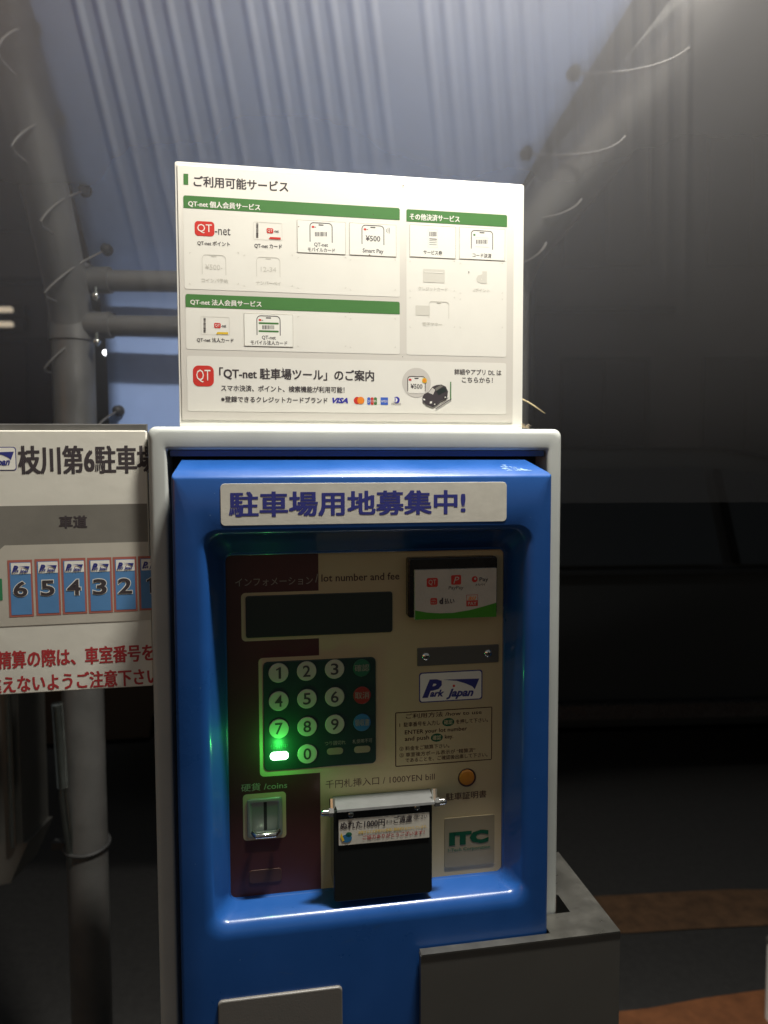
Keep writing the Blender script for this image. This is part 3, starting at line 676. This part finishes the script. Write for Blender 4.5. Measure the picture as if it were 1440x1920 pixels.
m.rr(807, 1121.5, 819.5, 1134, 2.5, 'logo_red'); m.text('d払', 809, 1123.5, 817.5, 1127, 'qr_sticker', 0, d=d5); m.text('PAY', 809, 1129, 817.5, 1132, 'qr_sticker', 0, d=d5); logo_done()
m.rr(874.5, 1115.5, 896, 1137, .5, 'logo_red'); m.rr(875.3, 1116.3, 895.3, 1126, .3, 'qr_sticker', d5); m.text('au', 878, 1118.5, 893, 1125, 'orange', .02, .3, d=d5 - .0001); m.text('PAY', 877.5, 1128.5, 893.5, 1135, 'qr_sticker', .01, d=d5)
m.build('payment_logo', qs)
m = MB(MF, DS - .0002)
m.text('PayPay', 841, 1099, 869, 1107.5, 'ink', .0, .1); m.text('Pay', 899, 1082.5, 915.5, 1092.5, 'ink', .01); m.text('メルペイ', 891, 1094, 910, 1098.7, 'ink', .01)
m.text('d', 823.5, 1121, 831, 1133, 'ink', .06); m.text('払い', 833.5, 1122, 852, 1132.5, 'ink', .02); m.build('lettering', qs)
# dark plate with two screws
m = MB(MF); m.rrp(782.6, 1215.5, 935, 1249.5, 2, 'steel_dark', DP - .0016, DP + .001, .0005); bp = m.build('blanking_plate', mach, label='dark grey strip with two domed screws')
def screw(F, cx, cy, r, d, parent, mt='chrome', name='screw'):
    k = MB(F).sc(d); x, z = F.at(cx, cy, d); r *= k; L = []
    for q in (0, 20, 40, 60, 78):
        L.append([(x + r * math.cos(R(q)) * math.cos(2 * math.pi * i / 20), d - r * .5 * math.sin(R(q)), z + r * math.cos(R(q)) * math.sin(2 * math.pi * i / 20)) for i in range(20)])
    m = MB(); m.loops(L, mt, True)
    for a_ in (R(20), R(110)):
        c_, s_ = math.cos(a_), math.sin(a_); w = r * .09; l = r * .5; dd = d - r * .5 - .0001
        m.add([(x + c_ * l - s_ * w, dd, z + s_ * l + c_ * w), (x - c_ * l - s_ * w, dd, z - s_ * l + c_ * w), (x - c_ * l + s_ * w, dd, z - s_ * l - c_ * w), (x + c_ * l + s_ * w, dd, z + s_ * l - c_ * w)], [(0, 1, 2, 3)], 'black_gap')
    m.build(name, parent, smooth=50)
screw(MF, 798.8, 1230.5, 8, DP - .0016, bp); screw(MF, 915.5, 1224.5, 8, DP - .0016, bp)
# amber button
m = MB(MF); m.discp(876, 1458.5, 18, 'print_brown', DP - .0012, DP + .001, .0006); ab = m.build('receipt_button', mach)
m = MB(MF); m.discp(876, 1458.5, 15.2, 'amber', DP - .0028, DP, .0014); m.build('button_cap', ab, smooth=40)
# maker's plate
m = MB(MF); m.rrp(833.5, 1535, 927, 1628, 3, 'beige_dark', DP - .0006, DP + .001, .0002); mp = m.build('maker_sticker', mach)
m = MB(MF, DP - .0008); m.text('ITC', 842, 1561, 916, 1586.5, 'itc_green', .07); m.text('I-Tech Corporation', 840, 1591.5, 919, 1599.5, 'key_green', .012); m.build('lettering', mp)
# bill slot: steel hood, hinge bolts, smoked flap with sticker
HX0 = at(626, 1510, DP - .02)[0]; HX1 = at(809, 1500, DP - .02)[0]
zt_ = at(624, 1493, DP)[1]; zf = at(632, 1519, DP - .034)[1]
bs = None
m = MB(); t = .0012; ya, yf = DP - .0005, DP - .034
hx0, hx1 = at(623.6, 1493, DP)[0], at(805, 1475, DP)[0]; fx0, fx1 = at(632, 1519, yf)[0], at(815, 1500, yf)[0]
V = [(hx0, ya, zt_), (hx1, ya, zt_), (fx1, yf, zf), (fx0, yf, zf)]; V += [(x, y, z - t) for x, y, z in V]
V += [(fx0, yf - .0006, zf - .0022), (fx1, yf - .0006, zf - .0022), (fx0, yf + .0008, zf - .0022), (fx1, yf + .0008, zf - .0022)]
m.add(V, [(0, 3, 2, 1), (4, 5, 6, 7), (0, 1, 5, 4), (1, 2, 6, 5), (3, 0, 4, 7), (3, 8, 9, 2), (8, 10, 11, 9), (7, 6, 11, 10)], 'hood_steel')
hood = m.build('bill_slot_hood', mach)
for x, s_ in ((HX0, -1), (HX1, 1)):
    zc_ = at(620, 1523, yf + .006)[1] if s_ < 0 else at(820, 1503, yf + .006)[1]
    m = MB(); yy = yf + .006
    m.tube([(x + s_ * .001, yy, zc_), (x + s_ * .006, yy, zc_)], .0048, 'chrome', 6); m.tube([(x + s_ * .006, yy, zc_), (x + s_ * .011, yy, zc_)], .0034, 'chrome', 12); m.ball((x + s_ * .011, yy, zc_), .0032, 'chrome'); m.tube([(x + s_ * .002, yy + .004, zc_ + .012), (x + s_ * .002, yy, zc_)], .003, 'chrome', 8)
    m.build('hinge_bolt', hood, smooth=40)
yfl = yf + .004; fzt = zf - .001
fa = at(625, 1560, yfl)[0]; fb = at(809, 1560, yfl)[0]; fzb = at(632, 1689, yfl)[1]
m = MB(); P = rrect(fa, fzb, fb, fzt, .004); m.prism(P, yfl - .003, yfl, 'smoke', .0008)
for x in (fa, fb - .0028): m.bx((x, yfl, fzb + .012), (x + .0028, DP - .001, fzt - .002), 'smoke')
fl = m.build('bill_flap', mach)
m = MB(); m.bx((fa + .006, DP - .010, at(640, 1600, DP)[1]), (fb - .006, DP - .0006, at(640, 1500, DP)[1]), 'black_plastic'); m.build('bill_acceptor', mach)
FD = yfl - .003
screw(MF, 658, 1527, 6, FD - .0002, fl, 'dull_chrome'); screw(MF, 782, 1513.5, 6, FD - .0002, fl, 'dull_chrome')
m = MB(MF); m.rrp(635, 1537.5, 805, 1586, 1, 'film_sticker', FD - .0006, FD + .0002, .0002); fs = m.build('warning_sticker', fl)
m = MB(MF, FD - .0008); m.text('ぬれた1000円', 638, 1542, 722, 1556, 'ink', .03); m.text('札は', 724, 1537.5, 736, 1543, 'ink', .01); m.text('ご遠慮', 738, 1530.5, 773, 1544, 'ink', .03); m.text('ください', 775, 1529, 801, 1537, 'ink', .01)
m.text('故障すると大変他のお客様に御迷惑をおかけしています。', 672, 1558, 801, 1564, 'yellow', .01); m.text('ご協力ありがとうございます！', 680, 1566.5, 796, 1575, 'red_text', .02)
m.build('lettering', fs)
m = MB(MF, FD - .0008); m.disc(650, 1572, 10, 'key_blue', None, 18, 8); m.disc(654, 1565, 6, 'key_green', None, 14, 5); m.pp([(640, 1562), (646, 1576), (642, 1578), (638, 1568)], 'yellow', FD - .0009); m.build('printed_picture', fs)
# cream plate low on the door
m = MB(MF); P = rrect(at(408, 1890, DF - .006)[0], .62, at(643, 1890, DF - .006)[0], at(408, 1884, DF - .006)[1], .0045); m.prism(P, DF - .003, DF, 'plate_grey', .0012); m.build('receipt_tray_plate', mach)

# ------------------------------------------------------------------ steel guard box round the lower right
GD = -.041
gx0, gzt = at(789, 1794, GD); gx1, _ = at(1162, 1800, GD); gyb = .115
sg = empty('steel_guard', MF.o, R(9.8), label='bare steel guard box wrapped round the lower right corner of the payment machine', cat='guard box')
t = .002
m = MB(); m.bx((gx0, GD, .35), (gx1, GD + t, gzt), 'steel_dark'); m.build('front_plate', sg)
m = MB(); xe = x1 + .0015
lip = DF - .002
m.bx((gx0 + .0006, GD - .0006, gzt), (gx1, lip, gzt + t), 'steel'); m.bx((dx1 + .002, lip, gzt), (gx1, -.002, gzt + t), 'steel'); m.bx((xe + .012, -.002, gzt), (gx1, gyb, gzt + t), 'steel'); m.bx((xe, .03, gzt), (xe + .012, gyb, gzt + t), 'steel')
m.build('top_flange', sg)
m = MB(); m.bx((gx1 - t, GD + t, .35), (gx1, gyb, gzt), 'steel_dark'); m.build('side_plate', sg)
m = MB(); m.bx((gx0, GD + t, .35), (gx0 + t, DF - .003, gzt), 'steel'); m.build('side_plate', sg)
m = MB(); m.tube([(gx1 - .05, gyb - .002, gzt), (gx1 - .05, gyb - .002, gzt + .008)], .008, 'steel', 12); m.build('bolt', sg, smooth=True)
for xx in (gx0 + .03, gx1 - .03):
    m = MB(); m.bx((xx - .015, GD + .003, 0), (xx + .015, GD + .02, .36), 'steel_dark'); m.build('leg', sg)

# ================================================================== SERVICE SIGN on top of the machine
SD = .016
sg = empty('service_sign', MF.o, R(9.8), label='white service information sign standing on top of the payment machine', cat='sign')
a0, a1 = at(331, 795, SD + .0), at(983, 797, SD)
sx0, sz1 = at(325.5, 302, SD); sx0 = at(332, 550, SD)[0]; sx1 = at(981, 560, SD)[0]; sz0 = ztop - .0005
m = MB(MF); m.prism(rrect(sx0, sz0, sx1, sz1, .0025), SD, SD + .022, 'sign_white', .0004); m.build('holder', sg)
S1 = SD - .0005
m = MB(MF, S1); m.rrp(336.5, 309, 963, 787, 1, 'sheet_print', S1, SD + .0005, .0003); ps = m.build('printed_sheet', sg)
A = S1 - .00008; Bq = A - .00008; Cq = Bq - .00006
def body(xl, yt, xr, yb, r=4): 
    m = MB(MF, A); m.rr(xl, yt, xr, yb, r, 'panel_print'); return m.build('printed_panel', sg)
def header(t, xl, yt, xr, yb, tx, par):
    m = MB(MF, Bq); x0_, z0_, x1_, z1_ = MF.box(xl, yt, xr, yb, Bq); P = rrect(x0_, z0_, x1_, z1_, .0018); 
    k = len(P) // 4; P = [(x1_, z0_)] + P[k:3 * k] + [(x0_, z0_)]; m.flat(P, 'green_band'); m.build('header_band', par)
    m = MB(MF, Cq); m.text(t, *tx, 'print_white', .028); m.build('lettering', par)
m = MB(MF, A); m.pp([(344, 325.5), (344, 346), (353, 346.5), (353, 326)], 'green_band'); m.build('green_mark', ps)
m = MB(MF, A); m.text('ご利用可能サービス', 363, 329, 540.5, 349.5, 'ink', .022, res=3); m.build('lettering', ps)
p1 = body(344.5, 380, 749.5, 541.5); header('QT-net 個人会員サービス', 344, 366, 749.5, 389.6, (352.6, 375, 488, 388), p1)
p2 = body(762, 405, 950, 665); header('その他決済サービス', 762, 392, 951, 415, (768, 399.5, 862, 412), p2)
p3 = body(348.5, 565, 749.5, 654.7); header('QT-net 法人会員サービス', 348, 551, 749.5, 575.6, (356.6, 560, 490.5, 572), p3)
p4 = body(351, 667, 949, 771)
def qt(m, xl, yt, xr, yb, d, r=.22, ins=.13):
    w, h = xr - xl, yb - yt; m.rr(xl, yt, xr, yb, h * r, 'logo_red', d); m.text('QT', xl + w * ins, yt + h * .2, xr - w * ins, yt + h * .82, 'print_white', .0, d=d - .00005, res=3)
def barcode(m, xl, yt, xr, yb, d, vert=False):
    rnd = random.Random(int(xl)); x = 0
    L = (yb - yt) if vert else (xr - xl)
    while x < L - .6:
        w = rnd.choice((.6, .9, 1.5)); 
        if x + w > L: break
        if vert: m.rr(xl, yt + x, xr, yt + x + w, .1, 'ink', d, 1)
        else: m.rr(xl + x, yt, xl + x + w, yb, .1, 'ink', d, 1)
        x += w + rnd.choice((.6, .9, 1.2))
def phone(m, xl, yt, xr, yb, d, mt='ink', w=1.4):
    """open-bottomed phone outline"""
    r = (xr - xl) * .17; x0_, z0_, x1_, z1_ = MF.box(xl, yt, xr, yb, d); k = m.sc(d); r *= k; w *= k
    O = [(x1_, z0_)] + [(x1_ - r + r * math.cos(R(a)), z1_ - r + r * math.sin(R(a))) for a in range(0, 91, 15)] + [(x0_ + r + r * math.cos(R(a)), z1_ - r + r * math.sin(R(a))) for a in range(90, 181, 15)] + [(x0_, z0_)]
    q = r - w; I = [(x1_ - w, z0_)] + [(x1_ - r + q * math.cos(R(a)), z1_ - r + q * math.sin(R(a))) for a in range(0, 91, 15)] + [(x0_ + r + q * math.cos(R(a)), z1_ - r + q * math.sin(R(a))) for a in range(90, 181, 15)] + [(x0_ + w, z0_)]
    n = len(O); m.add([(x, d, z) for x, z in O + I], [(i, i + 1, n + i + 1, n + i) for i in range(n - 1)], mt)
    cx = (x0_ + x1_) / 2; nw = (x1_ - x0_) * .11; m.flat(rrect(cx - nw, z1_ - 3.6 * w, cx + nw, z1_ - 2.2 * w, w * .6), mt, d)
m = MB(MF, Bq)
qt(m, 365, 414, 402, 441.6, Bq); m.text('-net', 403, 426.5, 432, 440, 'ink', .0); m.build('icon', p1); m = MB(MF, Bq)
def membercard(m, xl, yt, xr, yb, rib):
    m.ring(xl, yt, xr, yb, 2, .5, 'faint', Bq); w, h = xr - xl, yb - yt
    barcode(m, xl + w * .09, yt + h * .1, xl + w * .17, yb - h * .1, Bq, True)
    qt(m, xl + w * .46, yt + h * .36, xl + w * .69, yt + h * .65, Bq); m.text('-net', xl + w * .71, yt + h * .46, xl + w * .88, yt + h * .62, 'ink', .01, d=Bq)
    x0_, z0_, x1_, z1_ = MF.box(xl + w * .53, yt + h * .86, xl + w * .95, yb - h * .02, Bq - .00004); k = (x1_ - x0_) * .12
    m.flat([(x0_, z0_), (x1_, z0_), (x1_, z1_), (x0_ + k, z1_)], rib, Bq - .00004)
membercard(m, 475.4, 415.6, 529, 448.7, 'logo_red')
m.build('icon', p1)
m = MB(MF, Bq); m.text('QT-net ポイント', 370, 450.5, 431, 460, 'ink', .012); m.text('QT-net カード', 477, 456, 528.5, 465, 'ink', .012); m.build('lettering', p1)
m = MB(MF, Bq); phone(m, 378.5, 476.5, 424, 514, Bq, 'faint', 1); m.text('¥500-', 385, 495, 417, 505, 'faint', .0); m.text('コインパ予約', 378, 521, 427.5, 529, 'faint', .01)
phone(m, 480.5, 481, 525.5, 518, Bq, 'faint', 1); m.text('12-34', 489, 500, 518, 509, 'faint', .0); m.text('ナンバーペイ', 480.5, 526, 526.6, 533.5, 'faint', .01)
def ticks(cells, yts, yb_):
    for xa, xb in cells:
        for sx, xx in ((1, xa), (-1, xb)):
            for sy, yy in ((1, yts), (-1, yb_)):
                off = (xx - 355) * .048 * 0
                a_ = MF.at(xx, yy, Bq); k = m.sc(Bq); l = 2.6 * k; w = .8 * k
                x, z = a_; m.flat(sorted_ccw([(x, z), (x + sx * l, z), (x + sx * l, z - sy * w), (x, z - sy * w)]), 'faint'); m.flat(sorted_ccw([(x, z - sy * w), (x + sx * w, z - sy * w), (x + sx * w, z - sy * l), (x, z - sy * l)]), 'faint')
def sorted_ccw(P):
    cx = sum(p[0] for p in P) / 4; cz = sum(p[1] for p in P) / 4; return sorted(P, key=lambda p: math.atan2(p[1] - cz, p[0] - cx))
for i, (xa, xb) in enumerate(((355, 448), (457, 549), (558, 649), (656, 742))):
    ticks([(xa, xb)], 473 + (xa - 355) * .045, 533 + (xa - 355) * .038)
m.build('faint_print', p1)
m = MB(MF, Bq); m.rr(793, 504, 834, 529, 2, 'faint'); m.rr(796, 509, 831, 511, .3, 'panel_print', Cq); m.text('クレジットカード', 784.5, 537, 839, 544.5, 'faint', .01)
m.text('d', 893, 508, 913, 531, 'faint', .08); m.text('dポイント', 887, 540, 918, 547, 'faint', .01); m.rr(779, 572.5, 806, 591, 1.5, 'faint'); phone(m, 804, 564, 842, 596, Cq, 'faint', 1); m.text('電子マネー', 792, 604, 829, 611, 'faint', .01)
ticks([(768, 853)], 489, 546); ticks([(862, 943)], 493, 550); ticks([(768, 853)], 557, 614); ticks([(862, 943)], 560, 615)
m.build('faint_print', p2)
m = MB(MF, S1 - .0003)
for x, y, r_ in ((756, 348, 1.3), (693, 478, 1.5), (879, 510, 1.4), (803, 358, .8), (560, 425, 1.2), (700, 402, .9), (655, 586, .9), (530, 690, .8), (755, 669, .9), (447, 745, .7)):
    m.disc(x, y, r_, 'print_brown', None, 7, r_ * .7)
m.build('dirt_speck', ps, kind='stuff')
# raised magnet cards
def card(xl, yt, xr, yb):
    m = MB(MF); m.rrp(xl, yt, xr, yb, .8, 'card_white', A - .00018, A + .0001, .00008); m.ring(xl + .2, yt, xr, yb, .8, .55, 'dim_print', A - .0002); return m.build('service_card', sg)
CD = A - .00022
def lab(par, *ts):
    m = MB(MF, CD)
    for t in ts: m.text(t[0], *t[1:5], 'ink', .014)
    m.build('lettering', par)
def reddot(m, x, y, mt='logo_red'): m.rr(x, y, x + 4.8, y + 3.6, .6, mt, CD); m.rr(x + 5.3, y + 1.8, x + 8.3, y + 2.9, .2, 'ink', CD)
c = card(557, 411.6, 648, 473); m = MB(MF, CD); phone(m, 580.5, 416.3, 623.5, 453, CD); barcode(m, 590.5, 435, 613.5, 443, CD); reddot(m, 584.5, 423.4); m.build('icon', c)
lab(c, ('QT-net', 589, 454.5, 615, 463), ('モバイルカード', 577, 463.5, 628, 471))
c = card(655, 417, 743, 477.5); m = MB(MF, CD); phone(m, 678, 421, 720.5, 457.5, CD); reddot(m, 682, 428)
for k in range(3):
    x = 724 + k * 2.6; hh = 3 + k * 1.6; pts = [(x + 1.6 * math.cos(R(a)), 432.5 - hh * math.sin(R(a))) for a in range(-70, 71, 20)]
    m.pp(pts + [(px - .9, py) for px, py in reversed(pts)], 'ink')
m.text('¥500', 685.5, 441, 713, 452, 'ink', .012); m.build('icon', c); lab(c, ('Smart Pay', 680, 465.5, 719, 475.5))
c = card(768, 420.5, 854.5, 481); m = MB(MF, CD); m.ring(802.5, 429, 820.5, 463.5, .5, .4, 'faint'); barcode(m, 805, 434.5, 819, 443, CD)
for k, y in enumerate((447, 450.7, 454.2, 458)): m.rr(805, y, 819, y + (1.5 if k == 0 else .8), .1, 'ink', CD, 1)
m.build('icon', c); lab(c, ('サービス券', 794, 468.5, 829, 477))
c = card(861, 425, 947, 485); m = MB(MF, CD); phone(m, 883, 431, 924.5, 466, CD); m.rr(887.5, 438.5, 891.3, 442, .3, 'green_band'); barcode(m, 893, 449.5, 915, 457, CD); m.rr(891, 445, 917, 445.5, .1, 'faint', CD, 1); m.rr(891, 462, 917, 463, .1, 'faint', CD, 1); m.build('icon', c); lab(c, ('コード決済', 886, 474, 921.5, 482.5))
m = MB(MF, Bq); membercard(m, 376.7, 593, 430.5, 627, 'yellow'); m.build('icon', p3)
m = MB(MF, Bq); m.text('QT-net 法人カード', 369, 632.5, 438, 641.5, 'ink', .012); m.build('lettering', p3)
m = MB(MF, Bq); 
for i, (xa, xb) in enumerate(((558, 649), (656, 742))): ticks([(xa, xb)], 593 + i * 4, 650 + i * 2)
m.build('faint_print', p3)
c = card(457.5, 587, 549.5, 648.5); m = MB(MF, CD); phone(m, 481, 591, 526, 628, CD); m.rr(485, 604, 522.5, 607.3, .8, 'green_band'); m.rr(485, 619, 522.5, 622.3, .8, 'green_band'); barcode(m, 492, 610, 515, 617.3, CD); reddot(m, 485, 598); m.build('icon', c)
lab(c, ('QT-net', 491, 629, 517, 637.3), ('モバイル法人カード', 470, 637.6, 538.5, 646))
# bottom panel
m = MB(MF, Bq); qt(m, 361.8, 685, 401, 724, Bq, .25, .16); m.build('icon', p4); m = MB(MF, Bq)
m.disc(670, 751, 6.6, 'logo_red'); m.disc(676.5, 750.8, 6.6, 'orange', Cq); m.build('payment_logo', p4); m = MB(MF, Bq)
for k, mt in enumerate(('amex', 'logo_red', 'green_band')): m.rr(688.7 + k * 6.2, 745, 694.4 + k * 6.2, 759, 2.2, mt)
m.text('JCB', 690, 750, 706, 755, 'print_white', .0, d=Cq); m.build('payment_logo', p4); m = MB(MF, Bq)
m.rr(713.7, 745, 727.5, 759, .3, 'amex'); m.text('AMEX', 714.5, 750, 727, 754.5, 'print_white', .0, d=Cq); m.build('payment_logo', p4); m = MB(MF, Bq)
m.disc(743.5, 750, 6, 'visa_blue'); m.disc(741, 750, 4.2, 'print_white', Cq); m.rr(740, 746.5, 741.8, 753.4, .2, 'visa_blue', Cq - .00005, 1)
m.build('payment_logo', p4)
m = MB(MF, Bq)
m.text('「QT-net 駐車場ツール」のご案内', 411, 688.5, 701.5, 711, 'ink', .024, res=3)
m.text('スマホ決済、ポイント、検索機能が利用可能！', 414.5, 721.5, 646, 733.5, 'ink', .018)
m.text('※登録できるクレジットカードブランド', 414.5, 742.5, 614, 754, 'ink', .018)
m.text('VISA', 623, 745.5, 652.5, 756, 'visa_blue', .05, .35)
m.text('Diners Club', 734, 755.5, 752, 757.6, 'ink', .0); m.text('INTERNATIONAL', 734, 758, 752, 759.6, 'ink', .0)
m.text('詳細やアプリ DL は', 852, 691.5, 940, 702.5, 'ink', .018); m.text('こちらから！', 866, 707, 924, 717, 'ink', .018)
m.build('lettering', p4)
m = MB(MF, Bq); m.disc(781, 717.5, 27, 'light_grey', None, 40); m.rr(765, 706.5, 797, 737, 3, 'panel_print', Cq); phone(m, 763.8, 705, 798, 733, Cq - .00004); m.text('¥500', 770, 719.5, 792, 728.5, 'ink', .01, d=Cq - .00008)
m.rr(766.5, 710, 771.5, 713.5, .5, 'logo_red', Cq - .00008); m.disc(796, 713.5, 4.8, 'yellow', Cq - .00012); m.disc(796, 713.5, 3, 'orange', Cq - .00016)
m.build('phone_icon', p4)
m = MB(MF, Cq - .0002); f_ = lambda pts, mt, k=0: m.pp(pts[::-1] if False else pts, mt, Cq - .0002 - k * .00004)
f_([(844, 716), (846, 716), (846, 748), (844, 749)], 'green_band'); f_([(846, 747), (847, 748.5), (818, 767), (816, 766)], 'ink'); f_([(840, 745), (841, 746), (813, 763), (812, 762)], 'ink')
f_([(792, 745), (795, 739), (803, 735), (811, 725), (818, 722), (828, 721), (836, 725), (840, 734), (839, 743), (834, 748), (826, 752), (816, 760), (811, 763), (800, 759), (793, 753)], 'ink', 1)
f_([(803, 736), (811, 727), (816, 731), (812, 740)], 'light_grey', 2); f_([(818, 733), (833, 726), (838, 733), (822, 741)], 'lcd', 2); f_([(818, 733), (831, 724), (826, 722), (816, 728)], 'board_lane', 2)
f_([(793, 747), (797, 748), (797, 751), (794, 750)], 'panel_print', 2); f_([(806, 753), (810, 752), (810, 756), (806, 757)], 'panel_print', 2)
for cx, cy in ((815, 758), (835, 745)):
    m.disc(cx, cy, 3, 'black_gap', Cq - .00030, 12); m.disc(cx, cy, 1.6, 'light_grey', Cq - .00034, 10)
m.build('car_picture', p4)

# seed tuft caught at the corner between sign and machine
p = MF.m @ Vector((at(984, 797, SD - .006)[0], SD - .006, ztop + .0005))
r = empty('seed_tuft', tuple(p), label='tiny fluffy seed tuft caught at the foot of the sign, right corner', cat='seed tuft')
m = MB(); 
for k in range(26):
    v = Vector((random.uniform(-1, 1), random.uniform(-.6, .3), random.uniform(0.0, 1))).normalized() * random.uniform(.004, .008)
    m.tube([(0, 0, .0008), tuple(v * .6 + Vector((0, 0, .001))), tuple(v)], [.00025, .0002, .0001], 'seed', 4)
m.build('fibres', r)

# ================================================================== CAR PARK MAP BOARD
bo_ = MF.m @ Vector((x0 - .001, .0085, 0)); BF = Frame((bo_.x, bo_.y, 0), R(10.6), R(-.35)); 
bo = empty('map_board', BF.o, R(10.6), R(-.35), label='white car park map board with numbered bays, fixed to the post left of the machine', cat='map board')
bat = BF.at
x0b = bat(-230, 1050, 0)[0]; x1b = bat(281, 1050, 0)[0]; z1b = bat(140, 807, 0)[1]; z0b = bat(140, 1295, 0)[1]
m = MB(BF); m.prism(rrect(x0b, z0b, x1b, z1b, .002), 0, .006, 'board', .001); m.build('panel', bo)
m = MB(BF); m.prism([(x0b - .002, z1b - .02), (x1b, z1b - .02), (x1b, z1b + .0065), (x0b - .002, z1b + .0065)], .0065, .012, 'galv', .001); m.build('backing_rail', bo)
D1 = -.0001; D2 = -.0002; D3 = -.0003; D4 = -.00038
m = MB(BF, D1); zl0 = bat(0, 949, D1)[1]; zl1 = bat(0, 1175, D1)[1]; m.flat([(x0b + .001, zl1), (x1b - .001, zl1), (x1b - .001, zl0), (x0b + .001, zl0)], 'board_lane'); lane = m.build('printed_lane', bo)
m = MB(BF, D2); zz = bat(0, 1023, D2)[1]; xa = bat(0, 1030, D2)[0]; q = .006
m.flat([(xa - .004, zl1), (x1b - .001, zl1), (x1b - .001, zz), (xa + .004, zz), (xa - .004, zz - .007)], 'board_lot'); m.build('printed_lot', bo)
m = MB(BF, D1)
m.text('枝川第6駐車場', 33.5, 835.5, 296, 890, 'ink', .028, res=3); m.text('車道', 110.5, 967, 163.6, 991, 'ink', .035, d=D2)
m.text('精算の際は、車室番号を', -6, 1221.5, 289, 1255.5, 'red_text', .028); m.text('間違えないようご注意下さい', -52, 1271, 299, 1304, 'red_text', .028)
m.build('lettering', bo)
logo(BF, bo, -56, 838, 30.5, 883, D1)
m = MB(BF, D3); m.rr(-30, 1086, 4.5, 1127, 1, 'lot_green'); m.build('printed_shop', bo)
for i, (t, xl, xr, yt) in enumerate((('6', 15.7, 62, 1050.5), ('5', 66.5, 113, 1048.5), ('4', 116, 162, 1047), ('3', 165, 210.3, 1046), ('2', 212.7, 257, 1044.5), ('1', 260, 304, 1043))):
    h = 107 - i * 1.0; m = MB(BF, D3)
    m.rr(xl, yt, xr, yt + h, .5, 'lot_red', D3); m.rr(xl + 4, yt + 4.5, xr - 3.5, yt + h - 4, .5, 'lot_blue', D4)
    bay = m.build('bay_marker', bo)
    logo(BF, bay, xl + 4.8, yt + 5.5, xr - 4.5, yt + 26.5, D4 - .00008, False, True, 'card_white')
    m = MB(BF, D4 - .0002); cx = (xl + xr) / 2 - .5; w = 13 if t != '1' else 6; a_, b_ = yt + 40, yt + 69
    m.text(t, cx - w - 1.3, a_ - 1.3, cx + w + 1.3, b_ + 1.3, 'card_white', .05, d=D4 - .0001, res=4); m.text(t, cx - w, a_, cx + w, b_, 'ink', .02, d=D4 - .0002, res=4); m.build('lettering', bay)
pw = BF.i @ Vector((px_, PY, 1.2))
for py in (900, 1240):
    z = bat(140, py, 0)[1]; m = MB(); m.bx((pw.x - .02, .0121, z - .015), (pw.x + .02, pw.y - pr + .004, z + .015), 'galv'); m.build('bracket', bo)

# ================================================================== FLOODLIGHT above the machine, out of frame
lp = MF.m @ Vector((.20, -.158, 0)); lp.z = 2.44
fl = empty('floodlight', tuple(lp), R(9.8), label='LED floodlight on an arm above the payment machine, above the picture', cat='floodlight')
m = MB(); m.bx((-.16, -.11, .012), (.16, .11, .06), 'steel_dark'); m.build('housing', fl)
for k in range(7):
    m = MB(); m.bx((-.14 + k * .045, -.10, .0605), (-.135 + k * .045, .10, .085), 'steel_dark'); m.build('fin', fl)
m = MB(); m.bx((-.145, -.095, .006), (.145, .095, .0115), 'lamp_glass'); m.build('lens', fl)
m = MB(); m.tube([(0, 0, .086), (0, 0, .16), (-.1, .5, .2), (-.2, 1.6, .2)], .02, 'galv', 14); m.build('arm', fl, smooth=True)
m = MB(); m.tube([(-.2, 1.6, -lp.z), (-.2, 1.6, .4)], .04, 'galv', 18); m.build('mast', fl, smooth=True)
ld = bpy.data.lights.new('floodlight_beam', 'AREA'); ld.shape = 'RECTANGLE'; ld.size = .20; ld.size_y = .05; ld.energy = LAMP_W; ld.color = (1, .96, .87)
lo = bpy.data.objects.new('floodlight_beam', ld); COL.objects.link(lo); lo.parent = fl; lo.location = (0, 0, .004)
